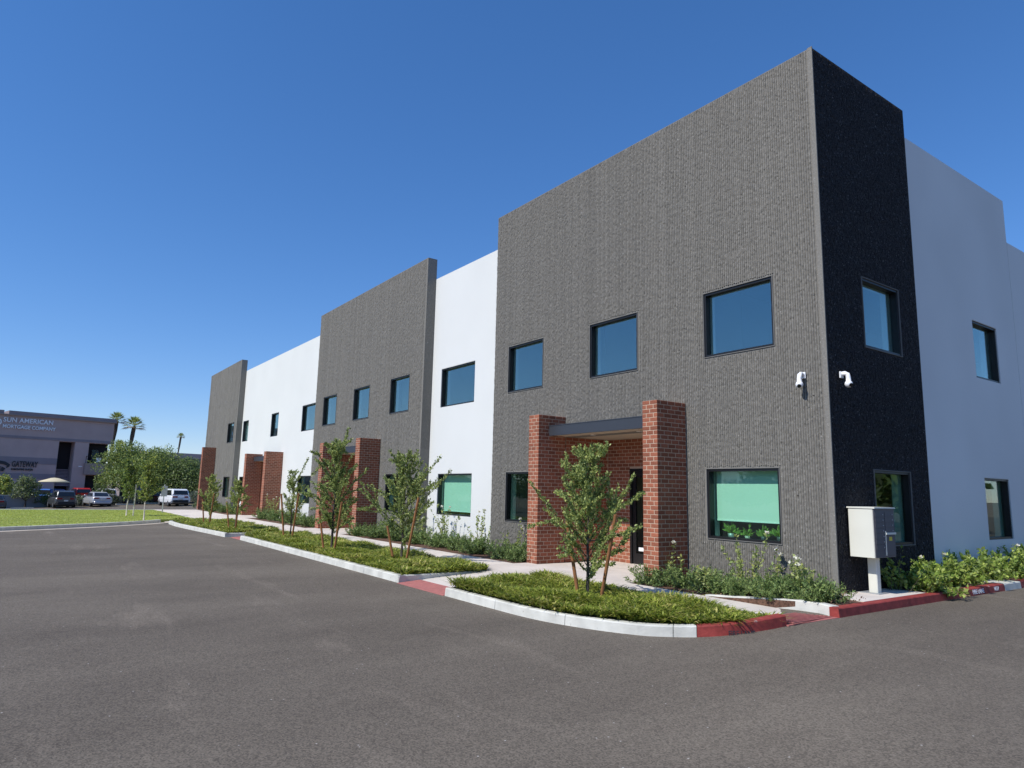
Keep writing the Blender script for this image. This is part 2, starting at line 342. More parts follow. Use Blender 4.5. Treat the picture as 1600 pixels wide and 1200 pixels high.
rb.build('tactile_ribs', M['ramp_red'], kind='structure')
# planting beds
def bed(name, poly, zt, m): return MB().prism(poly, -.25, zt, m=0).build(name, m, kind='structure')
isl1 = [(p[0]-.02*0, p[1]+.12) for p in corner if p[0] < -1]+[(-.45,-3.78),(.03,-3.42),(.33,-3.05),(.46,-2.6),(.46,-2.47),(-4.2,-2.47)]
isl2 = [(-17.05,-4.3),(-6.07,-4.3),(-6.07,-2.6),(-6.3,-2.47),(-17.05,-2.47)]
isl3 = [(-27.1,-4.75),(-25,-4.86),(-22,-4.72),(-18.59,-4.48),(-18.59,-2.95),(-19.2,-2.6),(-26.1,-2.5),(-26.6,-3.3),(-27.2,-3.9)]
bed('island_soil', isl1, .0, M['soil']); bed('island_soil', isl2, -.01, M['soil']); bed('island_soil', isl3, -.01, M['soil'])
def strip_bed(x0, x1, y1):
    n = max(1, int((x1-x0)/.4)); b = MB()
    for k in range(n):
        xa = x0+(x1-x0)*k/n; xb = x0+(x1-x0)*(k+1)/n
        b.prism([(xa,-1.165),(xb,-1.165),(xb,y1),(xa,y1)], -.25, lambda x, y: float(ps(x, y))-.012)
    b.build('planter_soil', M['mulch'], kind='structure')
strip_bed(-3.4, .0, .01); strip_bed(-17.1, -6.88, .36); strip_bed(-29.4, -20.72, .36); strip_bed(-42.0, -33.1, .36)
MB().prism([(0.005,-1.15),(.6,-1.2),(.6,20),(.005,20)], -.25, .146).build('planter_soil', M['mulch'], kind='structure')
MB().prism([(.006,-.30),(.60,-.42),(.60,1.45),(.006,1.35)], -.1, .158).build('mailbox_pad', M['concrete'], kind='structure')
lawn_poly = [(p[0]-.17, p[1]-.02) for p in lawn_front]+[(-28.7,-3.62),(-40.4,-3.62),(-42.4,-15.5)]
def lawnz(x, y): return .0+zl(x, y)*.5
MB().prism(lawn_poly, -.5, zf(lawnz)).build('lawn', M['turf'], kind='structure')
for a_, b_ in (((-40.55,-3.6),(-42.55,-15.5)),):
    kerb('kerb', [a_, b_], M['kerb'], 3.0, width=.2, ztop=lambda x, y: lawnz(x, y)+.03)

# ------------------------------------------------------------------ office building
BLD = thing('office_building', 'two-storey office building with white and dark gray ribbed wall panels', 'building')
U0, U1, G0, G1 = 4.157, 5.423, .812, 2.083
def panel(name, axis, c, d, u0, u1, z0, z1, holes, m, cut=0):
    """wall slab with openings; axis 'y': front at y=c, back y=c+d; axis 'x': front x=c, back x=c-d"""
    us = sorted({u0,u1}|{h[0] for h in holes}|{h[1] for h in holes}); zs = sorted({z0,z1}|{h[2] for h in holes}|{h[3] for h in holes})
    def solid(i, j):
        if i < 0 or j < 0 or i >= len(us)-1 or j >= len(zs)-1: return False
        cu, cz = (us[i]+us[i+1])/2, (zs[j]+zs[j+1])/2
        return not any(h[0] < cu < h[1] and h[2] < cz < h[3] for h in holes)
    P = (lambda u, w_, z: (u, c+w_, z)) if axis == 'y' else (lambda u, w_, z: (c-w_, u, z))
    b = MB()
    for i in range(len(us)-1):
        for j in range(len(zs)-1):
            if not solid(i, j): continue
            a0, a1, b0, b1 = us[i], us[i+1], zs[j], zs[j+1]
            b.add([P(a0,0,b0),P(a1,0,b0),P(a1,0,b1),P(a0,0,b1)], [(0,1,2,3)]); b.add([P(a0,d,b0),P(a1,d,b0),P(a1,d,b1),P(a0,d,b1)], [(3,2,1,0)])
            if not solid(i-1,j): b.add([P(a0,0,b0),P(a0,0,b1),P(a0,d,b1),P(a0,d,b0)], [(0,1,2,3)])
            if not solid(i+1,j): b.add([P(a1,0,b0),P(a1,d,b0),P(a1,d,b1),P(a1,0,b1)], [(0,1,2,3)])
            if not solid(i,j-1): b.add([P(a0,0,b0),P(a0,d,b0),P(a1,d,b0),P(a1,0,b0)], [(0,1,2,3)])
            if not solid(i,j+1): b.add([P(a0,0,b1),P(a1,0,b1),P(a1,d,b1),P(a0,d,b1)], [(0,1,2,3)])
    return b.build(name, m, BLD)
def ribs(axis, c, u0, u1, z0, z1, holes, m, pitch=.044, dz=.04, seed=1, depth=.021, rough=.55):
    """fractured vertical ribs of the form-lined concrete, broken off to an uneven depth"""
    rng = np.random.default_rng(seed); nu = int((u1-u0)/pitch); nz = int((z1-z0)/dz); VV = []; TT = []; off = 0
    zz = np.linspace(z0, z1, nz+1); nr = 2*nz
    for i in range(nu):
        ua = u0+i*pitch+pitch*.17; ub = u0+(i+1)*pitch-pitch*.17; jz = np.r_[zz[0], zz[1:-1]+rng.uniform(-.42,.42,nz-1)*dz, zz[-1]]
        dep = np.repeat(depth*(1-rough*rng.random(nz)), 2); dep2 = dep+np.repeat(depth*rough*.45*rng.uniform(-1,1,nz), 2); dep2 = np.clip(dep2, .15*depth, depth)
        ins = np.repeat(pitch*.10*(.4+rng.random(nz)), 2); rz = np.empty(nr); rz[0::2] = jz[:-1]+.12*dz; rz[1::2] = jz[1:]-.12*dz; rz[0] = zz[0]; rz[-1] = zz[-1]
        dep[1::2] *= rng.uniform(.75,1.1,nz)
        P = np.empty((nr, 4, 3))
        for k, (uu, dd) in enumerate(((ua,0*dep),(ua+ins,dep),(ub-ins,dep2),(ub,0*dep))):
            uu = np.broadcast_to(uu, nr)
            if axis == 'y': P[:,k,0] = uu; P[:,k,1] = c+.020-np.minimum(dd,depth)
            else: P[:,k,1] = uu; P[:,k,0] = c-.020+np.minimum(dd,depth)
            P[:,k,2] = rz
        zc = (rz[:-1]+rz[1:])/2; keep = np.ones(nr-1, bool)
        for h in holes:
            if h[0]-pitch*.6 < (ua+ub)/2 < h[1]+pitch*.6: keep &= ~((zc > h[2]-.03) & (zc < h[3]+.03))
        r = np.nonzero(keep)[0]; TT.append(np.concatenate([np.c_[off+r*4+k, off+r*4+k+1, off+r*4+k+5, off+r*4+k+4] for k in range(3)])); VV.append(P.reshape(-1,3)); off += nr*4
    return obj('rib_facing', np_mesh('rib_facing', np.concatenate(VV), np.concatenate(TT), [m]), BLD, kind='stuff')
HT, HW = 9.29, 8.565
PLANE = {'t': ('y',0,M['gray']), 'w': ('y',.35,M['stucco'])}
wins = [('y',0,-8.92,-7.40,'U',None),('y',0,-5.68,-4.16,'U',None),('y',0,-2.44,-.93,'U',None),('y',0,-8.92,-7.40,'G',None),('y',0,-2.45,-.93,'G',1.16),
 ('y',.35,-13.15,-11.12,'U',None),('y',.35,-13.14,-11.12,'G',.95),
 ('y',0,-22.80,-21.29,'U',None),('y',0,-19.47,-17.97,'U',None),('y',0,-16.17,-14.70,'U',None),('y',0,-16.2,-14.7,'G',None),('y',0,-22.8,-21.29,'G',None),
 ('y',.35,-37.4,-36.15,'U',1.5),('y',.35,-31.6,-30.3,'U',None),('y',.35,-26.6,-24.7,'U',None),('y',.35,-26.6,-24.6,'G',None),('y',.35,-37.3,-36.1,'G',None),
 ('y',0,-39.72,-38.2,'U',None),('y',0,-39.72,-38.2,'G',None),
 ('x',0,1.235,2.55,'U',None),('x',0,1.27,2.55,'G',None),('x',-.04,5.81,7.09,'U',None),('x',-.04,5.77,7.05,'G',None)]
def hz(s): return (U0, U1) if s == 'U' else (G0, G1)
def holes(axis, c, a, b): return [(w_[2],w_[3],*hz(w_[4])) for w_ in wins if w_[0] == axis and w_[1] == c and a < w_[2] < b]
TW = -9.576
REC = (-6.59,-3.17,-.05,2.87); REC2 = (-20.44,-17.01,-.05,2.86); REC3 = (-32.80,-29.31,-.05,2.87)
ht = holes('y',0,TW,0); hcut = ht+[REC]
panel('tower_panel','y',.020,.30,TW,-.03,-.2,HT,hcut,M['gray']); ribs('y',0,TW,-.10,.0,HT-.02,hcut,M['gray'],seed=3,rough=.40)
box('corner_strip',(-.085,-.003,-.2,.0,.0195,HT),M['gray'],BLD)
hs_ = holes('x',0,0,3.2); panel('side_panel','x',-.020,.30,.0201,3.27,-.2,HT-.004,hs_,M['black']); ribs('x',0,.03,3.26,.0,HT-.02,hs_,M['black'],seed=9,dz=.04,rough=.9,pitch=.044,depth=.014)
box('return_edge',(TW,.3145,7.4,TW+.3,.33,HT-.01),M['gray'],BLD)
P2a, P2b = -23.80, -13.745
h2 = holes('y',0,P2a,P2b)+[REC2]
panel('ribbed_panel','y',.020,.34,P2a,P2b,-.2,HT-.03,h2,M['gray']); ribs('y',0,P2a,P2b-.06,.0,HT-.05,h2,M['gray'],seed=5,dz=.06,rough=.45,pitch=.05)
h3 = holes('y',0,-45.9,-37.6)
panel('ribbed_panel','y',.020,.34,-45.9,-37.61,-.3,HT-.05,h3,M['gray']); ribs('y',0,-45.9,-37.68,-.1,HT-.07,h3,M['gray'],pitch=.08,seed=7,dz=.2,rough=.6)
panel('white_panel','y',.35,.30,-13.95,TW+.02,-.2,HW,holes('y',.35,-13.9,-9),M['stucco'])
panel('white_panel','y',.35,.30,-37.8,-23.6,-.2,HW,holes('y',.35,-37.7,-23)+[REC3],M['stucco'])
panel('white_side_panel','x',-.04,.30,3.274,8.18,-.2,8.733,holes('x',-.04,3.3,8),M['side_paint'])
panel('white_side_panel','x',-.045,.30,8.21,25,-.2,7.70,[],M['side_paint'])
box('joint_sealant',(-.06,8.182,-.1,-.036,8.208,7.6),M['stucco'],BLD)
box('roof_slab',(-45.85,.36,7.2,-.36,25,7.4),M['roof'],BLD)
MB().box(-45.9,.4,-.2,-45.6,25,8.5).box(-45.9,24.7,-.2,-.4,25,8.5).build('rear_wall',M['stucco'],BLD)
MB().box(-45.6,5.6,-.1,-5.6,5.75,7.2).box(-5.75,5.75,-.1,-5.6,24.7,7.2).build('interior_wall',M['plaster'],BLD)
for xx in (-3.0,-6.9,-10.0,-14.2,-16.6,-20.7,-24.2,-28.5,-34,-38): 
    if xx not in (-3.0,): box('interior_partition',(xx-.06,1.6 if xx > -8 else .66,-.1,xx+.06,5.6,7.2),M['plaster'],BLD)
MB().box(-45.6,.66,3.0,-7.0,5.6,3.4).box(-7.0,1.5,3.0,-.32,5.6,3.4).box(-7.0,.33,3.2,-.32,1.49,3.4).box(-5.6,5.6,3.0,-.36,24.7,3.4).build('upper_floor',[M['plaster']],BLD)
MB().box(-45.6,.66,-.2,-.32,24.7,-.01).build('ground_floor',[M['carpet']],BLD)
# windows: frame > pane, blind
for ax, c, u0, u1, st, bl in wins:
    z0, z1 = hz(st); f = MB(); fwid = .055; ya, yb = (.024,.155)
    def bx(b, a0, w0, b0, a1, w1, b1):
        if ax == 'y': b.box(a0,c+w0,b0,a1,c+w1,b1)
        else: b.box(c-w1,a0,b0,c-w0,a1,b1)
        return b
    e = .002
    bx(f,u0+e,ya,z0+e,u0+fwid,yb,z1-e); bx(f,u1-fwid,ya,z0+e,u1-e,yb,z1-e); bx(f,u0+fwid,ya+.001,z0+e,u1-fwid,yb-.001,z0+fwid); bx(f,u0+fwid,ya+.001,z1-fwid,u1-fwid,yb-.001,z1-e)
    wo = f.build('window', M['frame'], BLD)
    p = MB(); e2 = .013
    bx(p,u0+.001,.002,z0+e2,u0+e2,.0235,z1-e2); bx(p,u1-e2,.002,z0+e2,u1-.001,.0235,z1-e2); bx(p,u0+.001,.002,z0+.001,u1-.001,.0235,z0+e2-.0005); bx(p,u0+.001,.002,z1-e2+.0005,u1-.001,.0235,z1-.001)
    p.build('lit_edge_bead', M['bead'] if c in (0,) else M['stucco'], wo)  # added ring whose tone imitates the sunlit edge of the opening
    p = MB(); bx(p,u0+fwid-.004,.118,z0+fwid-.004,u1-fwid+.004,.124,z1-fwid+.004)
    p.build('pane', M['glass_up'] if st == 'U' else M['glass'], wo)
    if bl is not None:
        zb_ = bl if st == 'G' else z0+.06
        q = MB(); bx(q,u0+.06,.23,zb_,u1-.03,.234,z1-.03); q.build('blind', M['blind'], wo)
        q = MB(); bx(q,u0+.06,.222,zb_-.02,u1-.03,.242,zb_); q.build('blind_rail', M['white_plastic'], wo)
    q = MB(); d0, d1 = .1565, .345                              # white boards lining the opening inside
    bx(q,u0+.001,d0,z0+.014,u0+.013,d1,z1-.014); bx(q,u1-.013,d0,z0+.014,u1-.001,d1,z1-.014); bx(q,u0+.001,d0,z0+.001,u1-.001,d1,z0+.0135); bx(q,u0+.001,d0,z1-.0135,u1-.001,d1,z1-.001)
    q.build('inner_lining', M['stucco'], wo)
# interior furniture glimpsed through upper windows
box('wall_board',(-1.25,.9,4.2,-.95,.93,4.55),M['plaster'],BLD)

# ------------------------------------------------------------------ brickwork
CO, JT, BT, BLn = .0815, .0135, .09, .20
brick_cache = {}
def brick_mesh(dx, dy, dz):
    k = (round(dx,3), round(dy,3), round(dz,3))
    if k not in brick_cache:
        b = MB(); b.cham(-dx/2,-dy/2,-dz/2,dx/2,dy/2,dz/2,.004); me = bpy.data.meshes.new('brick'); me.from_pydata(b.v, [], b.f); me.materials.append(M['brick']); me.update(); brick_cache[k] = me
    return brick_cache[k]
rb_ = random.Random(4)
def place(parent, bricks, limit=300, single=True):
    """bricks: (vis, x0,y0,z0,x1,y1,z1); seen faces become parts, the rest one joined part"""
    rest = MB(); n = 0
    for vis, x0, y0, z0, x1, y1, z1 in bricks:
        if vis and single and n < limit:
            o = obj('brick', brick_mesh(x1-x0, y1-y0, z1-z0), parent)
            o.location = ((x0+x1)/2+rb_.uniform(-.0012,.0012), (y0+y1)/2+rb_.uniform(-.0012,.0012), (z0+z1)/2); n += 1
        else: rest.box(x0,y0,z0,x1,y1,z1)
    if rest.f: rest.build('brick_facing', M['brick'], parent, kind='stuff')
def runs(a, b, off):
    """stretchers along a..b in running bond with a start offset"""
    out = []; s = a-off
    while s < b-.012:
        p, q = max(s, a), min(s+BLn-JT, b)
        if q-p > .03: out.append((p, q))
        s += BLn
    return out
def pier(label, xl, xr, yf, yb, h, group, single=True):
    base = (xl, yf, 0); t = thing('brick_pier', label, 'brick pier', (0,0,0), 0, group)
    i = .004; MB().box(xl+i,yf+i,-.1,xr-i,yb-.002,h-.004).build('mortar_core', M['mortar'], t)
    B = []; n = int(round(h/CO)); mid = (xl+xr)/2
    for r in range(n):
        z0 = r*h/n+JT/2; z1 = (r+1)*h/n-JT/2
        if r % 2 == 0:
            B += [(1,xl,yf,z0,mid-JT/2,yf+BT,z1),(1,mid+JT/2,yf,z0,xr,yf+BT,z1)]; s0, off = yf+BT+JT, 0
        else:
            B += [(1,xl+BT+JT,yf,z0,xr-BT-JT,yf+BT,z1)]; s0, off = yf, 0
        for p, q in runs(s0, yb-.004, off):
            B.append((1,xr-BT,p,z0,xr,q,z1)); B.append((p == yf,xl,p,z0,xl+BT,q,z1))
    place(t, B, 300, single); return t
G1g = 'brick piers flanking the office entrances'
pier('red brick pier right of the nearest entrance, just behind the staked tree', -3.27,-2.90,-.80,0,3.34,G1g)
pier('red brick pier left of the nearest entrance beside the dark ground window', -6.86,-6.49,-.80,0,3.34,G1g)
pier('right brick pier of the middle entrance on the second gray panel', -17.11,-16.74,-.78,0,3.32,G1g)
pier('left brick pier of the middle entrance, behind the tall narrow tree', -20.71,-20.34,-.78,0,3.30,G1g)
pier('right brick pier of the entrance on the far white wall', -29.41,-29.04,-.50,.35,3.28,G1g, False)
pier('left brick pier of the entrance on the far white wall', -33.07,-32.70,-.50,.35,3.28,G1g, False)
pier('taller lone brick pier at the far end of the building', -42.78,-42.41,-.80,0,3.99,G1g, False)
# recessed brick entries: side walls, back wall with a glazed door
def recess(xa, xb, yp, dx0, dx1, near):
    YD = yp+1.35; DZ = 2.16; ys = yp+.0225
    def side(x0, x1, vis):
        c = MB().box(min(x0,x1)+(0 if x1 > x0 else 0), ys-.002, -.1, max(x0,x1), YD+.2, 2.99).build('recess_wall', M['mortar'], BLD); return c
    for k, (xw, sg_) in enumerate(((xa,-1),(xb,1))):
        core = MB().box(*((xw-.1,ys,-.1,xw-.004,YD+.2,2.99) if sg_ < 0 else (xw+.004,ys,-.1,xw+.1,YD+.2,2.99))).build('recess_wall', M['mortar'], BLD); B = []
        for r in range(35):
            z0 = r*.082+JT/2; z1 = (r+1)*.082-JT/2
            for p, q in runs(ys, YD, .1*(r%2)): B.append((k == 0 and near,xw-.09 if sg_ < 0 else xw,p,z0,xw if sg_ < 0 else xw+.09,q,z1))
        place(core, B, 300, near)
    core = MB().box(xa-.003,YD+.004,-.1,dx0-.01,YD+.2,2.99).box(dx1+.01,YD+.004,-.1,xb+.003,YD+.2,2.99).box(dx0-.01,YD+.004,DZ+.01,dx1+.01,YD+.2,2.99).build('recess_wall', M['mortar'], BLD); B = []
    for r in range(35):
        z0 = r*.082+JT/2; z1 = (r+1)*.082-JT/2
        for p, q in runs(xa+.01, xb-.01, .1*(r%2)):
            if z0 < DZ+.01:
                if p < dx0 < q: q = dx0
                elif p < dx1 < q: p = dx1
                elif p >= dx0 and q <= dx1: continue
                if q-p < .03: continue
            B.append((p < dx1 and near,p,YD,z0,q,YD+.09,z1))
    place(core, B, 300, near)
    MB().box(dx0,YD-.01,0,dx0+.06,YD+.08,DZ).box(dx1-.06,YD-.01,0,dx1,YD+.08,DZ).box(dx0+.06,YD-.009,DZ-.06,dx1-.06,YD+.079,DZ).build('door_frame', M['frame'], BLD)
    dl = MB().box(dx0+.065,YD+.02,.01,dx0+.17,YD+.06,DZ-.065).box(dx1-.17,YD+.02,.01,dx1-.065,YD+.06,DZ-.065).box(dx0+.17,YD+.021,.01,dx1-.17,YD+.059,.24).box(dx0+.17,YD+.021,DZ-.18,dx1-.17,YD+.059,DZ-.065).build('door', M['frame'], BLD)
    box('pane',(dx0+.168,YD+.037,.238,dx1-.168,YD+.043,DZ-.178),M['glass'],dl)
    MB().tube([(dx1-.14,YD-.05,.9),(dx1-.14,YD-.05,1.25)],.014,8).build('handle',M['steel'],dl)
    if near: box('notice',(dx0+.24,YD+.03,.30,dx0+.40,YD+.036,.38),M['white_plastic'],dl)
    box('dark_backing',(dx0,YD+.5,0,dx1,YD+.52,DZ),M['carpet'],BLD)  # dark sheet added behind the glass to imitate a dim interior
recess(-6.49,-3.27,0,-5.74,-4.62,True)
recess(-20.34,-17.11,0,-18.6,-17.5,False)
recess(-32.70,-29.41,.35,-30.9,-29.8,False)
def canopy(label, xa, xb, yf, yw, z0, z1):
    t = thing('entrance_canopy', label, 'canopy', (0,0,0), 0, 'dark metal canopies over the entrances')
    MB().box(xa+.004,yf,z0,xb-.004,yf+.05,z1).build('fascia',M['fascia'],t)
    box('roof_deck',(xa+.004,yf+.052,z1-.06,xb-.004,yw-.004,z1-.01),M['fascia'],t)
    sf = box('soffit',(xa+.004,yf+.052,z0+.012,xb-.004,yw+1.345,z0+.035),M['soffit'],t)
    box('drip_edge',(xa+.004,yf-.008,z1-.012,xb-.004,yf-.001,z1+.006),M['fascia'],t)
    for k in (.28,.72):
        b = MB().cyl(((xa+xb)*.5+(k-.5)*(xb-xa),yf+.55 if xa > -7 else yf+.3,z0+.004),(0,0,1),.06,.012,16); b.build('downlight',M['lamp'],t)
canopy('dark canopy over the nearest entrance with a tan soffit', -6.49,-3.27,-.50,0,2.865,3.10)
canopy('dark canopy between the piers of the middle entrance', -20.34,-17.11,-.48,0,2.86,3.09)
canopy('dark canopy between the piers on the far white wall', -32.70,-29.41,-.10,.35,2.87,3.11)
# ------------------------------------------------------------------ mailbox, cameras
mb = thing('mailbox_cluster', 'cream pedestal mailbox unit with gray doors at the building corner', 'mailbox', (0,0,.158))
x0, x1, y0, y1, z0, z1 = .02,.43,.33,.95,.55,1.29
MB().cham(x0,y0,z0,x1-.02,y1,z1,.012).build('cabinet',M['cream'],mb)
MB().box(x0-.012,y0-.012,z1-.002,x1+.015,y1+.012,z1+.02).build('hood',M['cream'],mb)
MB().cham(.155,.575,.0,.295,.690,z0,.01).build('pedestal',M['cream'],mb)
MB().box(.06,.48,0,.36,.78,.012).build('base_plate',M['steel'],mb)
xf = x1-.02
MB().box(xf,y0+.004,z0+.004,xf+.014,y1-.004,z1-.004).build('door_panel',M['door_gray'],mb)
for c_ in range(2):
    ya = y0+.025+c_*.29; yb = ya+.275
    for r in range(7):
        zb_ = z1-.05-(r+1)*.082; 
        if c_ == 1 and r > 3: break
        o = box('mail_door',(xf+.0145,ya,zb_+.006,xf+.022,yb,zb_+.076),M['door_gray'],mb)
        MB().cyl((xf+.022,yb-.05,zb_+.04),(1,0,0),.009,.006,10).build('lock',M['steel'],o)
o = box('parcel_door',(xf+.0145,y0+.32,z0+.03,xf+.022,y1-.025,z0+.33),M['door_gray'],mb)
box('label_plate',(xf+.0225,y0+.41,z0+.25,xf+.025,y0+.50,z0+.31),M['yellow'],o)
box('outgoing_slot',(xf+.0145,y0+.31,z0+.345,xf+.04,y1-.015,z0+.375),M['cream'],mb)
box('divider_trim',(xf+.0145,y0+.296,z0+.03,xf+.03,y0+.312,z0+.40),M['cream'],mb)
def sec_cam(label, P, ax):
    t = thing('security_camera', label, 'security camera', P, 0 if ax == 'y' else R(90), 'white security cameras at the corner'); t.scale = (.86,.86,.86)
    MB().cham(-.055,-.035,-.045,.055,-.001,.075,.01).build('mount',M['white_plastic'],t)
    b = MB().tube([(0,-.03,.03),(0,-.09,.035),(0,-.135,.01),(0,-.15,-.06),(0,-.15,-.13)],[.045,.043,.043,.043,.045],12); b.build('arm',M['white_plastic'],t,smooth=True)
    s = MB(); c = Vector((0,-.15,-.175)); s.lathe([(.0001,.062),(.036,.062),(.062,.036),(.072,0),(.062,-.036),(.036,-.062),(.0001,-.062)],16,0,c); dome = s.build('head',M['white_plastic'],t,smooth=True)
    q = Vector((.35,-.75,-.5)).normalized() if ax == 'y' else Vector((-.35,-.85,-.4)).normalized()
    MB().cyl(c+q*.055,q,.036,.022,16).build('lens',M['black_gloss'],dome)
sec_cam('white security camera on the sunlit gray wall left of the corner', (-.42,-.004,3.56), 'y')
sec_cam('white security camera on the shaded black wall right of the corner', (.004,.36,3.56), 'x')

# ------------------------------------------------------------------ lettering
def text(s, size, ext, name, m, parent, loc, rot, bold=.0, align='LEFT', spacing=1.0, sx=1.0):
    cu = bpy.data.curves.new('txt', 'FONT'); cu.body = s; cu.size = size; cu.extrude = ext; cu.offset = bold; cu.align_x = align; cu.space_character = spacing; cu.resolution_u = 3
    o = bpy.data.objects.new('txt', cu); COL.objects.link(o); dg = bpy.context.evaluated_depsgraph_get(); me = bpy.data.meshes.new_from_object(o.evaluated_get(dg)); bpy.data.objects.remove(o)
    me.materials.clear(); me.materials.append(m); q = obj(name, me, parent); q.location = loc; q.rotation_euler = rot; q.scale = (sx,1,1); return q
text('FIRE LANE', .105, .001, 'lettering', M['letter_white'], k_side, (.740,2.80,.063), (R(80),0,R(90)), .002, sx=.95)
text('NO P', .10, .001, 'lettering', M['letter_white'], k_side, (.740,3.68,.063), (R(80),0,R(90)), .002, sx=.8)
text('FIRE LANE', .095, .001, 'lettering', M['letter_dark'], k_red, (.405,-3.20,-.075), (R(80),0,R(63)), .002, sx=.8)

# ------------------------------------------------------------------ vegetation builders
def leafset(C, D, size, ratio, rng, mats=1, spread=.5):
    """rhombic leaves: centres C, axis D"""
    n = len(C); D = D+rng.normal(0, spread, (n,3)); D /= np.linalg.norm(D, axis=1, keepdims=True)+1e-9
    A = np.cross(D, rng.normal(0,1,(n,3))); A /= np.linalg.norm(A, axis=1, keepdims=True)+1e-9; N = np.cross(D, A)
    s = (size*rng.uniform(.65,1.35,n))[:,None]
    V = np.stack([C, C+D*s*.5+A*s*ratio*.5+N*s*.08, C+D*s, C+D*s*.5-A*s*ratio*.5+N*s*.08], 1).reshape(-1,3)
    b = np.arange(n)*4; return V, np.c_[b,b+1,b+2,b+3], rng.choice(len(mats), n, p=mats)
def curve_pts(p, d, L, n, rng, bend=(0,0,.25), wob=.12):
    pts = [np.array(p, float)]; d = np.array(d, float); d /= np.linalg.norm(d)
    for k in range(n):
        d = d+np.array(bend)/n+rng.normal(0, wob, 3)/math.sqrt(n)*.7; d /= np.linalg.norm(d); pts.append(pts[-1]+d*L/n)
    return pts
def young_tree(label, loc, h, rad, seed, nl, ls, lean=0, low=.13, group='staked young trees in the kerb islands', mats=('oak','oak_dark','oak_yel'), pm=(.55,.3,.15), nb=30, bark='bark', dens=1., shape=.75, spikes=()):
    rng = np.random.default_rng(seed); t = thing('young_tree', label, 'tree', loc, 0, group)
    tr = [np.array([math.sin(k*.9+seed)*.02*h*k/10+lean*k/10, math.cos(k*1.3+seed)*.02*h*k/10, h*.93*k/10]) for k in range(11)]
    b = MB(); b.tube(tr, [max(.005,.026*(1-k/11)+.003)*(h/2.4) for k in range(11)], 7); C = []; D = []
    def sample(pts, n, r, start=.1):
        pts = np.array(pts); m = len(pts)-1; u = (start+(1-start)*rng.random(n))*m; i = np.minimum(u.astype(int), m-1); f = (u-i)[:,None]
        p = pts[i]*(1-f)+pts[i+1]*f; d = pts[i+1]-pts[i]; d = d/np.linalg.norm(d, axis=1, keepdims=True); C.append(p+rng.normal(0, r*.8, (n,3))); D.append(d*.8+np.array([0,0,.25]))
    per = nl/(nb*3.2)
    for i in range(nb):
        f = low+(.97-low)*((i+rng.random())/nb)**1.05; k = f*10; j = min(int(k), 9); p = tr[j]*(1-(k-j))+tr[j+1]*(k-j)
        a = i*2.399+rng.uniform(-.5,.5); el = rng.uniform(.35,.8)+f*.4; L = rad*(.4+.7*rng.random())*(math.sin(min(1,(f-low)/.2+.4)*math.pi/2))*(1-f*.93)**shape*1.35+.10*h/2.4
        d = (math.cos(a)*math.cos(el), math.sin(a)*math.cos(el), math.sin(el)); pts = curve_pts(p, d, L, 6, rng, (0,0,.35), .16)
        b.tube(pts, [.0085*(1-q/8)*(h/2.4) for q in range(7)], 4, caps=False); sample(pts, int(per*(.5+L/rad)), .018)
        for s_ in range(3):
            q = rng.integers(1,6); dd = np.array(d)+rng.normal(0,.75,3); pts2 = curve_pts(pts[q], dd, L*rng.uniform(.3,.6), 4, rng, (0,0,.3), .2)
            b.tube(pts2, [.004*(1-w_/6)*(h/2.4) for w_ in range(5)], 3, caps=False); sample(pts2, int(per*.75*(.5+L/rad)), .014, 0)
    for f, a, el, L in spikes:                                  # the long bare shoots seen in the photograph
        k = f*10; j = min(int(k),9); p = tr[j]*(1-(k-j))+tr[j+1]*(k-j); d = (math.cos(a)*math.cos(el), math.sin(a)*math.cos(el), math.sin(el))
        pts = curve_pts(p, d, L, 8, rng, (0,0,.2), .1); b.tube(pts, [.009*(1-q/9)*(h/2.4) for q in range(9)], 4, caps=False); sample(pts, int(per*3*L/rad), .02, .2)
    b.build('trunk', M[bark], t, smooth=True)
    C = np.concatenate(C); D = np.concatenate(D); V, T, mi = leafset(C, D, ls, .55, rng, pm, .65)
    obj('crown', np_mesh('crown', V, T, [LF[k] for k in mats], mi), t); return t
young_tree('nearest staked young tree, leafy and cone shaped, in front of the entrance piers', (-2.22,-3.11,-.02), 2.35, .95, 11, 13500, .042, nb=36, low=.13, spikes=((.52,.95,.45,1.0),(.40,.95,.12,.85),(.72,4.0,.85,.65)), shape=.75)
young_tree('broad staked young tree beside the white wall, second from the corner', (-8.44,-3.14,-.02), 2.45, 1.2, 23, 11000, .047, nb=36, low=.15, spikes=((.6,.6,.8,1.3),(.55,.2,.4,1.3),(.35,.1,.35,1.2)), pm=(.45,.45,.1))
young_tree('tall narrow staked young tree in front of the middle entrance', (-11.0,-3.8,-.02), 2.85, .80, 37, 9500, .052, nb=38, low=.16, shape=.5, pm=(.5,.4,.1))
young_tree('sparse staked young tree before the far white wall with a long top shoot', (-15.3,-3.46,-.02), 2.15, .62, 41, 3000, .045, nb=24, low=.2, spikes=((.8,.6,1.0,1.0),(.6,2.9,.7,.8)))
young_tree('small bright young tree near the left end of the third island', (-19.9,-3.95,-.02), 1.85, .58, 53, 3600, .05, nb=26, low=.28, pm=(.5,.15,.35))
young_tree('small pointed young tree farthest along the kerb islands', (-23.57,-4.04,-.02), 2.05, .55, 67, 3600, .055, nb=26, low=.2, pm=(.5,.15,.35))
def stake(label, a, b):
    t = MB(); n = 6; A, Bv = Vector(a), Vector(b); t.tube([A.lerp(Bv,k/n) for k in range(n+1)], [.027]*(n+1), 9)
    tag(t.build('tree_stake', M['stake'], smooth=False), label, 'wooden stake', 'wooden stakes beside the young trees')
names = ['nearest young tree','broad second tree','tall narrow third tree','sparse fourth tree','bright fifth tree','pointed sixth tree']
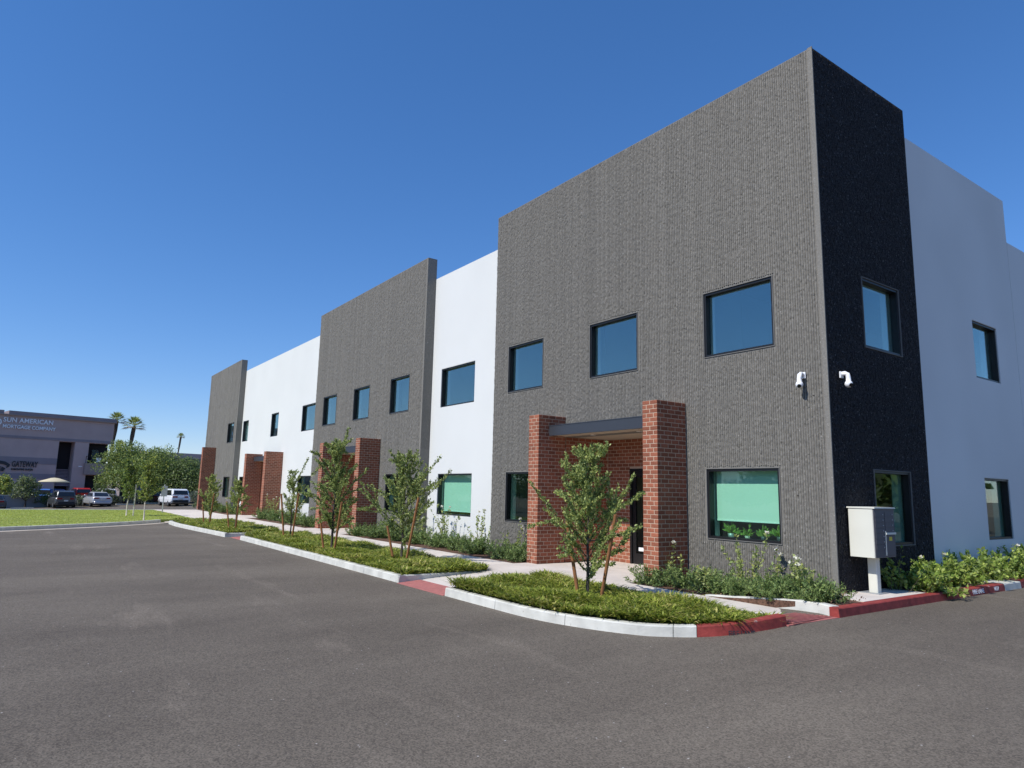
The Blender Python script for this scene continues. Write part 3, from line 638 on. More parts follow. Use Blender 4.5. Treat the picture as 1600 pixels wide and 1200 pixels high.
for (x, y, h, l2, dx, dx2), nm in zip([(-2.22,-3.11,1.50,1.15,.19,-.17),(-8.44,-3.14,1.62,.75,.24,-.21),(-11,-3.8,1.45,1.0,.16,-.14),(-15.3,-3.46,1.6,1.35,.17,-.14),(-19.9,-3.95,1.35,1.0,.1,-.16),(-23.57,-4.04,1.45,1.2,.16,-.14)], names):
    Rx, Ry, Cx, Cy = .578, .816, .816, -.578
    stake('reddish wooden stake leaning right beside the '+nm, (x+.14*Rx+.30*Cx,y+.14*Ry+.30*Cy,-.1), (x+(.16+dx)*Rx+.52*Cx,y+(.16+dx)*Ry+.52*Cy,h-.22))
    stake('shorter wooden stake left of the '+nm, (x-.13*Rx+.14*Cx,y-.13*Ry+.14*Cy,-.1), (x-.33*Rx+.10*Cx,y-.33*Ry+.10*Cy,l2))
# --- ground cover of the islands
def in_poly(P, poly):
    x, y = P[:,0], P[:,1]; c = np.zeros(len(P), bool); n = len(poly)
    for i in range(n):
        (xa, ya), (xb, yb) = poly[i], poly[(i+1)%n]
        c ^= ((ya > y) != (yb > y)) & (x < (xb-xa)*(y-ya)/((yb-ya) or 1e-9)+xa)
    return c
def groundcover(name, poly, n, seed, hgt, wid, mats, pm, z0, lay=1.9):
    rng = np.random.default_rng(seed); P = np.array(poly); lo, hi = P.min(0), P.max(0); Q = rng.uniform(lo, hi, (int(n*1.6), 2)); Q = Q[in_poly(Q, poly)][:n]; n = len(Q)
    und = .5+.5*np.sin(Q[:,0]*3.1+np.sin(Q[:,1]*2.3)*2)*np.cos(Q[:,1]*3.7+Q[:,0]*.8); und = .55+.55*und*rng.uniform(.6,1.2,n)
    a = rng.uniform(0, 2*np.pi, n); L = hgt*und; ln = rng.uniform(.3, lay, n)[:,None]*L[:,None]
    d = np.c_[np.cos(a), np.sin(a), 0*a]; s = np.c_[-np.sin(a), np.cos(a), 0*a]; up_ = np.array([0,0,1.])
    zb = z0(Q[:,0], Q[:,1]) if callable(z0) else np.full(n, z0); w_ = wid*rng.uniform(.6,1.4,n)[:,None]
    b0 = np.c_[Q, zb+rng.uniform(0,.55,n)*L]; mid = b0+d*ln*.5+up_*(L*.40)[:,None]; tip = b0+d*ln*1.05+up_*(L*rng.uniform(.25,.75,n))[:,None]
    V = np.stack([b0-s*w_*.5, b0+s*w_*.5, mid+s*w_*.5, mid-s*w_*.5, tip], 1).reshape(-1,3); k = np.arange(n)*5
    T = np.concatenate([np.c_[k,k+1,k+2], np.c_[k,k+2,k+3], np.c_[k+3,k+2,k+4]]); mi = rng.choice(len(pm), n, p=pm)
    # colour drifts in patches
    pt = np.sin(Q[:,0]*1.7+1)*np.sin(Q[:,1]*2.9+Q[:,0]); mi = np.where((pt > .55) & (rng.random(n) < .25), len(pm)-1, mi)
    o = obj(name, np_mesh(name, V, T, [LF[m] for m in mats], np.concatenate([mi]*3)), kind='stuff'); return o
gm = ('gc1','gc2','gc3','gc4'); gp = (.40,.30,.20,.10)
g1 = [(p[0], p[1]+.01) for p in isl1]; g1[-1] = (-4.35,-2.3); g1[-2] = (.5,-2.3)
groundcover('ground_cover', g1, 46000, 1, .165, .018, gm, gp, .0)
groundcover('ground_cover', [(-17.2,-4.30),(-6.04,-4.30),(-5.9,-2.5),(-6.2,-2.36),(-17.2,-2.36)], 56000, 2, .165, .021, gm, gp, -.02)
groundcover('ground_cover', isl3, 24000, 3, .16, .025, gm, gp, -.02)
groundcover('lawn_grass', [(max(x_,-40.2), max(y_,-15)) for x_, y_ in lawn_poly], 60000, 4, .05, .02, ('lawn1','lawn2','lawn1','lawn2'), (.4,.25,.25,.1), lambda x_, y_: lawnz(x_, y_)-.005)
# --- shrubs
def shrub(name, label, cat, loc, w_, h, seed, nst, nl, ls, mats, pm, ratio=.4, flowers=0, upright=.5, group=None, trail=0, fl_h=1.0):
    rng = np.random.default_rng(seed); t = thing(name, label, cat, loc, 0, group); b = MB(); C = []; D = []; tips = []
    for i in range(nst):
        a = rng.uniform(0, 2*np.pi); el = rng.uniform(upright-.45, upright+.55); el = min(max(el,.08),1.5); L = (h*math.sin(el)+w_*.5*math.cos(el))*rng.uniform(.55,1.12)
        p = np.array([rng.normal(0,w_*.16), rng.normal(0,min(w_*.16,.12)), 0]); d = (math.cos(a)*math.cos(el), math.sin(a)*math.cos(el)*.8, math.sin(el))
        pts = curve_pts(p, d, L, 6, rng, (0,0,-trail if trail else .2), .22); pts = [np.array([q[0], min(max(q[1],-.75),.42), max(q[2],.01)]) for q in pts]
        b.tube(pts, [.006*(1-q/8) for q in range(7)], 3, caps=False); m = max(4,int(nl/nst)); P = np.array(pts); u = rng.uniform(.6,6,m)*.999; k = np.minimum(u.astype(int),5); f = (u-k)[:,None]
        C.append(P[k]*(1-f)+P[k+1]*f+rng.normal(0,.012,(m,3))); dd = P[k+1]-P[k]; D.append(dd/(np.linalg.norm(dd,axis=1,keepdims=True)+1e-6)*.6+rng.normal(0,.4,(m,3))); tips.append(pts[-1])
    b.build('stem', M['bark'], t)
    C = np.concatenate(C); D = np.concatenate(D); V, T, mi = leafset(C, D, ls, ratio, rng, pm, .5); obj('foliage', np_mesh('foliage', V, T, [LF[m] for m in mats], mi), t)
    if flowers:
        tips.sort(key=lambda q: -q[2])
        for q in tips[:flowers]:
            n = 26; dirs = rng.normal(0,1,(n,3)); dirs[:,2] = abs(dirs[:,2]); V, T, mi = leafset(np.repeat(q[None],n,0)+rng.normal(0,.008,(n,3)), dirs, .037, .8, rng, (1.,), .2)
            obj('flower', np_mesh('flower', V, T, [LF['petal']]), t)
    return t
gA = 'dark green shrubs in the bed along the wall'
def low(i, x, y, w_, h, lab, z=None): shrub('low_shrub', lab, 'shrub', (x,y,float(ps(x,y))-.03 if z is None else z), w_*1.0, h*.55, 100+i, 50, 3500, .05 if x > -9 else .065, ('shrub','shrub2'), (.55,.45), .32, upright=.62, group=gA)
for i, (x, y, w_, h, lab) in enumerate([
 (-2.95,-.83,.75,.42,'dark spiky shrub at the foot of the nearest right brick pier'),(-2.35,-.62,.85,.48,'dark green shrub between the pier and the potted-plant window'),
 (-1.75,-.65,.8,.42,'dark shrub below the left edge of the window with potted plants'),(-.75,-.62,.85,.36,'low green shrub under the right edge of the potted-plant window'),
 (-.15,-.62,.8,.42,'bushy shrub at the building corner beside the mailbox pad'),
(-1.15,-.9,.6,.34,'small green shrub spilling towards the planter kerb'),(-.45,-.92,.65,.36,'small green shrub at the widening planter kerb'),(.2,-.9,.6,.38,'small green shrub beside the red kerb corner'),
 (-7.3,-.72,.9,.50,'dark shrub hugging the left nearest brick pier'),(-8.1,-.68,1.0,.46,'dark shrub under the narrow dark ground window'),
 (-9.2,-.62,1.0,.5,'dark shrub where gray tower meets white wall'),(-10.3,-.5,1.0,.42,'green shrub under the right half of the blind window'),
 (-11.4,-.5,1.1,.42,'green shrub under the left half of the blind window'),(-12.6,-.5,1.1,.5,'dark shrub near the left end of the first white wall'),
 (-13.9,-.55,1.1,.55,'shrub at the edge of the second gray panel'),(-15.2,-.6,1.2,.5,'shrub beneath the second gray panel window'),(-16.3,-.75,.9,.45,'shrub at the foot of the middle right pier'),
 (-21.6,-.6,1.2,.4,'shrub left of the middle left pier'),(-23.2,-.55,1.2,.4,'shrub at the left edge of the second gray panel'),(-25,-.45,1.3,.5,'shrub under the far white wall window'),
 (-26.8,-.5,1.3,.45,'shrub left of the far white wall window'),(-28.3,-.6,1.2,.5,'shrub at the foot of the far right pier'),
 (-34.2,-.5,1.3,.45,'shrub left of the far entrance'),(-36.5,-.5,1.3,.45,'shrub at the far end of the white wall'),(-39,-.6,1.3,.45,'shrub under the last gray panel window')]):
    low(i, x, y, w_, h, lab)
gR = 'rose bushes along the wall'
def rose(i, x, y, w_, h, nf, lab, n=10, nl=420): shrub('rose_bush', lab, 'rose bush', (x,y,float(ps(x,y))-.02), w_, h, 200+i, n, nl, .055 if x > -9 else .065, ('rose','oak_yel','shrub2'), (.6,.2,.2), .6, flowers=nf, upright=1.15, group=gR)
for i, q in enumerate([(-2.8,-.55,.45,.66,3,'pale rose bush right against the nearest pier',8,420),(-1.38,-.4,.42,.98,1,'tall rose bush casting a shadow below the window with potted plants',8,560),(-.88,-.38,.34,.72,2,'white rose bush right of the tall one under the window',6,260),
  (-.16,-.6,.55,.56,5,'white rose bush in bloom at the building corner',10,620),(-1.85,-.7,.5,.38,0,'yellowish low rose bush left of the tall rose',10,420),(-8.0,-.35,.5,.9,3,'rose bush beside the left nearest pier',9,300),(-10.0,-.05,.8,.95,2,'thin rose bush before the white wall right of its window',9,300),
  (-11.9,-.05,.9,1.0,3,'yellow green rose bush before the white wall under its window',12,420),(-13.3,-.1,.7,1.05,4,'rose bush where the white wall meets the second gray panel',10,300),(-26,-.05,1.2,1.2,5,'white rose bush under the far white wall window',14,520),(-28.6,-.2,1.0,1.1,4,'rose bush at the far right pier',12,420)]): rose(i, *q)
gH = 'bright leafy shrubs along the shaded side wall'
for i, (y, w_, h, x, lab) in enumerate([(1.75,1.0,.55,.32,'bright leafy shrub right of the mailbox pad'),(2.45,.9,.6,.3,'bright leafy shrub spilling over the red kerb'),(3.15,.9,.62,.3,'bright leafy shrub below the black and white wall edge'),
   (3.9,.95,.66,.28,'bright leafy shrub left of the side ground window'),(4.7,1.0,.7,.3,'bright leafy shrub above the pale kerb section'),(5.6,1.1,.85,.3,'tall bright shrub under the side ground window'),(6.6,1.1,.8,.3,'bright leafy shrub right of the side ground window'),(7.8,1.2,.8,.3,'bright leafy shrub at the right edge')]):
    t = shrub('leafy_shrub', lab, 'shrub', (x-.06,y,.13), w_*.85, h*.56, 300+i, 36, 1900, .07, ('hedge','hedge2','shrub2'), (.5,.35,.15), .62, flowers=int(i in (1,2,6)), upright=.7, group=gH)
shrub('leafy_shrub','trailing leafy sprig hanging over the red kerb','shrub',(.66,2.02,.14),.5,.22,333,12,300,.07,('hedge','hedge2','dry'),(.5,.3,.2),.6,upright=.15,trail=1.2,group=gH)
shrub('leafy_shrub','small dark leafy plant behind the mailbox post','shrub',(.3,1.35,.14),.5,.6,334,10,160,.06,('hedge','shrub2'),(.6,.4),.6,upright=1.1,group=gH)
shrub('seedling','small purplish seedling beside the mailbox pad','plant',(.45,-.72,.14),.22,.16,335,9,70,.05,('shrub','dry'),(.7,.3),.6,upright=.9)
# fallen leaves and twigs in the beds
rng = np.random.default_rng(77); n = 900
C = np.c_[rng.uniform(-3.3,.6,n), rng.uniform(-1.12,-.05,n), np.zeros(n)]; C[:300,0] = rng.uniform(.08,.58,300); C[:300,1] = rng.uniform(1.5,8,300); C[:,2] = np.where(np.arange(n)<300,.15,ps(C[:,0],C[:,1]))+.002
V, T, mi = leafset(C, np.tile([1.,0,0],(n,1)), .045, .4, rng, (.6,.4), 1.5); V[:,2] = np.maximum(V[:,2], .0)
obj('leaf_litter', np_mesh('leaf_litter', V, T, [LF['dry'], M['mulch']], mi), kind='stuff')
# potted plants on the window ledge
for i, (x, c, lab, s_) in enumerate([(-2.12,M['steel'],'spiky plant in a gray pot, left in the window',1.0),(-1.78,M['bark_pale'],'small plant in a pale pot inside the window',.75),(-1.45,M['door_gray'],'plant in a dark pot inside the window',.85),(-1.13,M['door_gray'],'bright broad-leaved plant at the right end of the window ledge',1.0)]):
    t = thing('potted_plant', lab, 'potted plant', (x,.26,G0+.014), 0, 'potted plants behind the window')
    MB().lathe([(.0001,0),(.045*s_,0),(.065*s_,.10*s_),(.058*s_,.10*s_),(.0001,.085*s_)],14).build('pot',c,t,smooth=True)
    rg = np.random.default_rng(400+i); n = 46; D = rg.normal(0,1,(n,3)); D[:,2] = abs(D[:,2])*.9+.25; D[:,1] *= .5; V, T, mi = leafset(np.tile([0,0,.09*s_],(n,1))+D*rg.uniform(0,.06,(n,1)), D, .13*s_, .42, rg, (.5,.5), .25); V[:,1] = np.clip(V[:,1],-.065,.3)
    obj('foliage', np_mesh('foliage', V, T, [LF['hedge'], LF['hedge2']], mi), t)

# ------------------------------------------------------------------ lawn trees, sign
def big_tree(label, loc, h, w_, seed, nl, ls, mats, pm, group=None, bark='bark', trunk_h=.25, cat='tree', nc=26, name='tree', flat=.8):
    rng = np.random.default_rng(seed); t = thing(name, label, cat, loc, 0, group); b = MB(); hh = h*trunk_h
    tr = curve_pts((0,0,-.2),(rng.normal(0,.06),rng.normal(0,.06),1),hh+.2,4,rng,(0,0,.1),.05); r0 = .022*h+.03
    b.tube(tr,[r0*(1-.12*k) for k in range(5)],8); C = []
    for i in range(nc):
        a = i*2.399; f = (i+.5)/nc; el = .2+1.2*f; rr = rng.uniform(.6,1.0)
        e = np.array([math.cos(a)*w_*.5*math.cos(el)*rr, math.sin(a)*w_*.5*math.cos(el)*rr, hh*.75+(h-hh*.75)*(.12+.80*math.sin(el)*rr)])
        pts = [tr[-1]*(1-q)+e*q+np.array([0,0,.12*h*q*(1-q)])+rng.normal(0,.02*h,3)*q*(1-q)*2 for q in np.linspace(0,1,5)]
        if i % 2 == 0: b.tube(pts,[r0*.45*(1-q/5.5) for q in range(5)],5,caps=False)
        m = int(nl/nc); s_ = w_*.13*rng.uniform(.7,1.35); g_ = rng.normal(0,1,(m,3)); g_ *= (rng.random((m,1))**.4)/np.linalg.norm(g_,axis=1,keepdims=True)*1.4; C.append(e+g_*s_*np.array([1,1,flat]))
    b.build('trunk', M[bark], t); C = np.concatenate(C); C[:,2] = np.maximum(C[:,2], .03*h); D = rng.normal(0,.6,(len(C),3)); D[:,2] -= .1
    V, T, mi = leafset(C, D, ls, .5, rng, pm, .4); obj('crown', np_mesh('crown', V, T, [LF[m] for m in mats], mi), t); return t
gL = 'young trees with pale trunks on the lawn'
def Lz(x, y): return float(lawnz(x, y))
young_tree('front tree on the lawn with pale trunk and yellow green leaves', (-27.45,-5.85,Lz(-27.45,-5.85)), 2.6, .62, 81, 3000, .085, nb=26, low=.30, group=gL, mats=('far1','far2','far3'), pm=(.4,.15,.45), bark='bark_pale', shape=.45)
young_tree('darker lawn tree just behind the front one', (-32.0,-6.0,Lz(-32,-6)), 2.8, .66, 83, 2800, .10, nb=26, low=.28, group=gL, mats=('far1','far2','far3'), pm=(.5,.4,.1), bark='bark_pale', shape=.45)
t = MB().tube([(-31.9,-5.72,Lz(-32,-6)-.1),(-31.87,-5.74,Lz(-32,-6)+1.5)],.03,8).build('tree_stake',M['bark_pale'])
tag(t, 'pale stake right beside the darker lawn tree', 'wooden stake')
sg = thing('sign_post', 'gray sign seen from behind on a thin steel post by the walk', 'sign', (-35.8,-3.87,Lz(-35.8,-3.87)))
MB().tube([(0,0,-.2),(0,0,1.52)],.03,8).build('post',M['steel'],sg); MB().box(.034,-.15,.88,.04,.15,1.44).build('sign_plate',M['steel'],sg)

# ------------------------------------------------------------------ far building across the lot
FD = Vector((-.2035,.979,0)); frz = math.atan2(FD.y, FD.x)
FB = thing('mortgage_office', 'taupe stucco office with white mortgage lettering and dark stair opening', 'building', (-90.84,-12.27,0), frz)
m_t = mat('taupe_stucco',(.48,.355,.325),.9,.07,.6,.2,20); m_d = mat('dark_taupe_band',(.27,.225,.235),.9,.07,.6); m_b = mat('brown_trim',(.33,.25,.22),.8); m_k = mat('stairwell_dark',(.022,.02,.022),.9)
# local frame: x along facade, -y towards the street
def fbx(name, b, m, par=FB): return box(name, b, m, par)
w_ = MB(); w_.box(-30,0,-1.5,5.33,10,6.25).box(7.0,0,-1.5,8.5,10,6.25).box(-30,0,6.255,11.05,10,8.93).box(8.505,1.6,-1.5,11.05,10,6.25); w_.build('wall', m_t, FB)
fbx('wall_band', (-30,-.05,6.32,11.06,-.005,6.62), m_d); fbx('wall_band', (-30,-.04,3.46,5.32,-.004,4.2), m_d); fbx('wall_band', (-30,-.04,1.75,5.32,-.004,2.35), m_d)
fbx('parapet', (-.0,-.22,9.02,11.2,9.9,9.42), m_d); fbx('parapet', (-30,-.22,9.02,-.45,9.9,9.42), m_d); fbx('parapet_trim', (-30,-.28,8.90,11.25,-.001,9.015), m_b)
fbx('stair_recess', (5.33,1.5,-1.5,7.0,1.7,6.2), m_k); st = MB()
for k in range(12): st.box(5.36,.25+.09*k,1.0+k*.17,6.97,.34+.09*k,1.12+k*.17)
st.build('stair_flight', m_d, FB)
bal = fbx('balcony', (8.2,-.35,2.42,11.2,1.55,3.80), m_b); fbx('balcony_rail', (8.25,-.33,4.6,11.2,-.28,4.66), m_k, bal); fbx('balcony_rail', (8.25,-.33,3.81,8.3,-.28,4.6), m_k, bal)
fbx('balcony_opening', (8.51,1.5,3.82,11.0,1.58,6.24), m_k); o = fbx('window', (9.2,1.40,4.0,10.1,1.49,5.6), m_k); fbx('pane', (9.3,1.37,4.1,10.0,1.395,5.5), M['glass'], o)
fbx('notice', (9.35,-.36,3.95,9.9,-.34,4.5), M['letter_white'])
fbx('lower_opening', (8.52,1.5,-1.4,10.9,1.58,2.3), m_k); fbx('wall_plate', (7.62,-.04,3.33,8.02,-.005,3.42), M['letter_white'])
text('SUN AMERICAN', .74, .05, 'lettering', M['letter_white'], FB, (-.42,-.09,8.12), (R(90),0,0), .012, spacing=1.03, sx=.90)
text('MORTGAGE COMPANY', .57, .05, 'lettering', M['letter_white'], FB, (-.42,-.09,7.42), (R(90),0,0), .010, spacing=1.0, sx=.855)
text('GATEWAY', .93, .03, 'lettering', M['letter_dark'], FB, (.92,-.08,3.08), (R(90),0,0), .012, sx=.56)
text('EXECUTIVE SUITES', .30, .03, 'lettering', M['letter_dark'], FB, (.92,-.08,2.70), (R(90),0,0), .006, sx=.84)
lg = MB(); lg.lathe([(.42,-.02),(.42,.02),(.30,.02),(.30,-.02),(.42,-.02)],24); o = lg.build('logo_ring', M['letter_white'], FB); o.location = (-.95,-.09,8.05); o.rotation_euler = (R(90),0,0)
lg = MB().lathe([(.0001,.01),(.22,.01),(.22,-.01)],20); o = lg.build('logo_disc', M['logo_blue'], FB); o.location = (-.95,-.07,8.05); o.rotation_euler = (R(90),0,0)
lg = MB()                                                       # dark swooping emblem left of GATEWAY
for pts in ([(-.9,3.55),(-.3,3.72),(.3,3.62),(.78,3.32),(.72,3.05),(.45,2.9),(.5,3.15),(.2,3.3),(-.3,3.35)], [(-.9,3.2),(-.4,3.2),(-.05,3.05),(-.25,2.75),(-.6,2.85)], [(.05,3.05),(.4,2.85),(.2,2.5),(.0,2.6),(.02,2.8)], [(-.35,2.72),(-.1,2.95),(-.05,2.6),(-.2,2.45)]):
    n = len(pts); lg.add([(x,-.11,z) for x, z in pts]+[(x,-.045,z) for x, z in pts], [tuple(range(n)), tuple(range(2*n-1,n-1,-1))]+[(i,n+i,n+(i+1)%n,(i+1)%n) for i in range(n)])
lg.build('emblem', M['letter_dark'], FB)
DB = thing('brown_office', 'dark brown flat-roofed office half hidden behind trees and the tall pier', 'building', (-96,2.5,0), frz)
MB().box(0,0,-1.5,22,9,5.0).build('wall', m_d, DB); MB().box(-.2,-.3,5.0,22.2,9.2,5.7).build('parapet', m_t, DB)
for k in range(5):
    o = box('window',(1.2+k*2.6,-.06,1.6,2.6+k*2.6,-.003,3.0),m_b,DB); box('pane',(1.32+k*2.6,-.09,1.72,2.48+k*2.6,-.062,2.88),M['black_gloss'],o)
# low wall in front of it
lw = thing('low_wall','low pale gray block wall behind the parked cars','wall',(-79.0,-4.0,0),frz)
MB().box(-40,-.1,-1.6,9.5,.1,.02).build('wall_body',mat('gray_block',(.30,.31,.33),.9,.08,2),lw); MB().box(-40,-.14,.022,9.5,.14,.10).build('wall_cap',mat('gray_cap',(.36,.37,.38),.9),lw)
for k, (x, y) in enumerate(((-74.4,-12.0),(-74.2,-9.9),(-75.0,-1.2),(-75.6,1.6))):
    o = MB().box(-.9,-.08,0,.9,.08,.14).build('wheel_stop',M['kerb']); o.location = (x-1.0,y,float(za(x,y))); o.rotation_euler = (0,0,frz)
    tag(o,['white wheel stop at the left edge of the far lot','white wheel stop left of the dark SUV','white wheel stop right of the silver sedan','white wheel stop behind the front lawn tree'][k],'wheel stop','concrete wheel stops in the far lot')

# ------------------------------------------------------------------ cars
def paint(name, c, metal=.0): 
    m = mat(name, c, .3, metal=metal, spec=.5); m.node_tree.nodes['Principled BSDF'].inputs['Coat Weight'].default_value = .6; return m
M['tyre'] = mat('tyre',(.015,.015,.015),.8); M['rim'] = mat('rim',(.35,.36,.37),.35,metal=.8); M['car_glass'] = mat('car_glass',(.012,.014,.016),.05,spec=.8); M['tail'] = mat('tail_lamp',(.28,.01,.012),.2); M['plate'] = mat('plate',(.6,.6,.58),.5); M['trim'] = mat('black_trim',(.02,.02,.022),.6)
def car(label, loc, rz, kind, pm):
    """forward is +x"""
    t = thing('parked_car', label, 'car', loc, rz, 'cars parked across the lawn')
    L, W, H = {'suv': (4.5,.91,1.66), 'sedan': (4.85,.91,1.45)}[kind]; r = -L/2
    gz = .26
    def loft(st, name, m, cl=True, par=t, smooth=True):
        b = MB(); ring = 10; vs = []
        for x, hw, zb, zt in st:
            for (fy, fz) in ((-.86,0),(.86,0),(1,.18),(1,.55),(.955,.85),(.84,1),(-.84,1),(-.955,.85),(-1,.55),(-1,.18)): vs.append((x,hw*fy,zb+(zt-zb)*fz))
        n = len(st); fs = [(i*ring+k,i*ring+(k+1)%ring,(i+1)*ring+(k+1)%ring,(i+1)*ring+k) for i in range(n-1) for k in range(ring)]+[tuple(range(ring)),tuple(range(n*ring-1,(n-1)*ring-1,-1))]
        return b.add(vs, fs).build(name, m, par, smooth=False)
    if kind == 'suv':
        body = [(r,W*.86,.50,.98),(r+.10,W*.97,.34,1.02),(r+.5,W,.26,1.04),(0,W,.24,1.03),(L*.28,W,.25,1.0),(L*.42,W*.96,.27,.92),(L/2-.06,W*.86,.30,.80),(L/2,W*.74,.36,.70)]
        cab = [(r+.10,W*.84,1.0,1.20),(r+.34,W*.82,1.0,H-.08),(r+.6,W*.80,1.0,H),(.1,W*.79,1.0,H),(.62,W*.78,1.0,H-.06),(1.35,W*.82,.98,1.04)]
        rw_ = [(r+.085,-.66,1.13),(r+.085,.66,1.13),(r+.285,.60,H-.15),(r+.285,-.60,H-.15)]
    else:
        body = [(r,W*.84,.48,.92),(r+.10,W*.95,.32,.98),(r+.7,W,.24,1.0),(0,W,.22,.96),(L*.26,W,.23,.93),(L*.42,W*.96,.25,.84),(L/2-.06,W*.85,.28,.74),(L/2,W*.72,.34,.64)]
        cab = [(r+.62,W*.80,.94,1.0),(r+1.25,W*.74,.94,H-.05),(r+1.6,W*.73,.94,H),(.25,W*.73,.94,H),(.6,W*.74,.94,H-.06),(1.45,W*.80,.9,.95)]
        rw_ = [(r+.66,-.62,1.03),(r+.66,.62,1.03),(r+1.165,.54,H-.10),(r+1.165,-.54,H-.10)]
    bd = loft(body,'body',pm); loft(cab,'cabin',pm)
    n_ = (Vector(rw_[1])-Vector(rw_[0])).cross(Vector(rw_[3])-Vector(rw_[0])).normalized(); n_ = n_ if n_.x < 0 else -n_
    q = [Vector(p)+n_*.022 for p in rw_]; MB().add(q+[p-n_*.03 for p in q],[(0,1,2,3),(4,7,6,5),(0,4,5,1),(1,5,6,2),(2,6,7,3),(3,7,4,0)]).build('rear_window',M['car_glass'],t)
    for s_ in (-1,1):
        xa, xb = (r+.5,1.05) if kind == 'suv' else (r+1.1,1.1); zt = H-.12; yb_ = s_*W*(.83 if kind == 'suv' else .80); yt = s_*W*(.795 if kind == 'suv' else .745)
        q = [(xa,yb_,1.06),(xb,yb_,1.06),(xb-.62,yt,zt),(xa+.22,yt,zt)]; MB().add(q+[(p[0],p[1]+s_*.018,p[2]) for p in q],[(0,1,2,3),(4,7,6,5),(0,4,5,1),(1,5,6,2),(2,6,7,3),(3,7,4,0)]).build('side_window',M['car_glass'],t)
        MB().box(r-.012,s_*W*.52-.17,.80 if kind == 'sedan' else .84,r+.09,s_*W*.52+.30*(s_ > 0)+.16*(s_ < 0)-.0,.93 if kind == 'sedan' else .99).build('tail_light',M['tail'],t)
        MB().cham(.75,s_*W*1.0-.09,1.0,.95,s_*W*1.0+.09+.08*s_*0,1.14,.02).build('mirror',pm,t)
        for xw in (r+.85,L/2-.88):
            wh = obj('wheel',None,t); wh.location = (xw,s_*(W-.12),.33); MB().cyl((0,-.11,0),(0,1,0),.33,.22,20).build('tyre',M['tyre'],wh); MB().cyl((0,s_*.112-.01,0),(0,1,0),.21,.02,16).build('rim',M['rim'],wh)
    MB().cham(r-.05,-W*.80,.36,r+.3,W*.80,.62 if kind == 'suv' else .55,.05).build('rear_bumper',M['trim'] if kind == 'suv' else pm,t); MB().box(r-.062,-.17,.66,r-.01,.17,.79).build('licence_plate',M['plate'],t)
    MB().box(r+.3,-W*.78,.18,L/2-.4,W*.78,.30).build('underbody',M['trim'],t)
    return t
face = math.pi+.12
def cz(x, y): return float(za(x, y))
car('dark gray SUV parked in front of the low wall, left of the silver sedan',(-74.7,-6.85,cz(-74.7,-6.85)),face,'suv',paint('dark_gray_paint',(.10,.105,.11),.4))
car('silver sedan parked behind the lawn',(-75.0,-3.85,cz(-75,-3.85)),face,'sedan',paint('silver_paint',(.52,.53,.56),.3))
car('white SUV parked near the tall far brick pier',(-69.0,2.15,cz(-69,2.15)),face,'suv',paint('white_car_paint',(.78,.79,.80)))
car('dark car cut off by the left picture edge',(-74.0,-12.25,cz(-74,-12.25)),face,'sedan',paint('charcoal_paint',(.05,.05,.055)))
car('bright blue car behind the low wall and the dark SUV',(-87.0,-7.6,-.98),face+.35,'suv',paint('blue_paint',(.05,.16,.50)))
car('red SUV behind the low wall between the dark SUV and sedan',(-86.5,-4.7,-.80),face,'suv',paint('red_paint',(.45,.02,.015)))
car('white SUV behind the silver sedan',(-85.0,-2.4,-.82),face,'suv',bpy.data.materials['white_car_paint'])
car('dark red car mostly hidden behind the sign post',(-82.0,2.1,-.72),face,'sedan',paint('maroon_paint',(.14,.01,.015)))
um = thing('patio_umbrella','cream patio umbrella open in front of the dark stair opening','umbrella',(-84.5,-7.3,-1.0))
MB().lathe([(.0001,2.92),(.35,2.88),(1.0,2.66),(1.45,2.50),(1.47,2.42),(1.0,2.56),(.3,2.8)],16).build('canopy',mat('cream_canvas',(.62,.54,.36),.9),um,smooth=True)
MB().tube([(0,0,0),(0,0,2.85)],.03,8).build('pole',M['steel'],um); MB().lathe([(.0001,0),(.3,0),(.3,.08),(.0001,.1)],14).build('base',M['door_gray'],um)

# ------------------------------------------------------------------ far trees and palms
gF = 'trees beyond the far lot'
for i, (lab, x, y, h, wd, nl, ls, mats, pm) in enumerate([
 ('tall wispy tree left of the far palms foot',-79,-1.0,7.0,6.0,15000,.20,('far1','far2','far3'),(.55,.3,.15)),
 ('broad feathery tree in the middle of the far lot',-77,1.4,6.4,6.8,16000,.20,('far1','far2','far3'),(.5,.3,.2)),
 ('feathery tree right of the middle far tree',-76,4.2,5.5,6.0,13000,.20,('far1','far2','olive'),(.45,.35,.2)),
 ('olive tree beside the tall far pier',-74,6.6,4.3,5.0,9000,.19,('olive','far2','far1'),(.5,.3,.2)),
 ('gray green tree behind the white SUV',-80,7.5,4.6,6.0,7000,.2,('olive','far2','far1'),(.5,.35,.15))]):
    big_tree(lab,(x,y,-.9),h,wd,500+i,nl,ls,mats,pm,gF,trunk_h=.2,nc=44)
gS = 'shrubs in front of the low wall'
big_tree('yellow green bush at the left edge before the mortgage office',(-80.5,-11.9,-.9),3.1,2.4,520,2200,.22,('far3','far1','far2'),(.5,.4,.1),gS,trunk_h=.15,cat='bush',name='bush')
big_tree('gray green pyramidal bush before the mortgage office',(-77.4,-9.7,-.9),2.9,2.5,521,2600,.20,('olive','far2','far1'),(.6,.3,.1),gS,trunk_h=.15,cat='bush',name='bush')
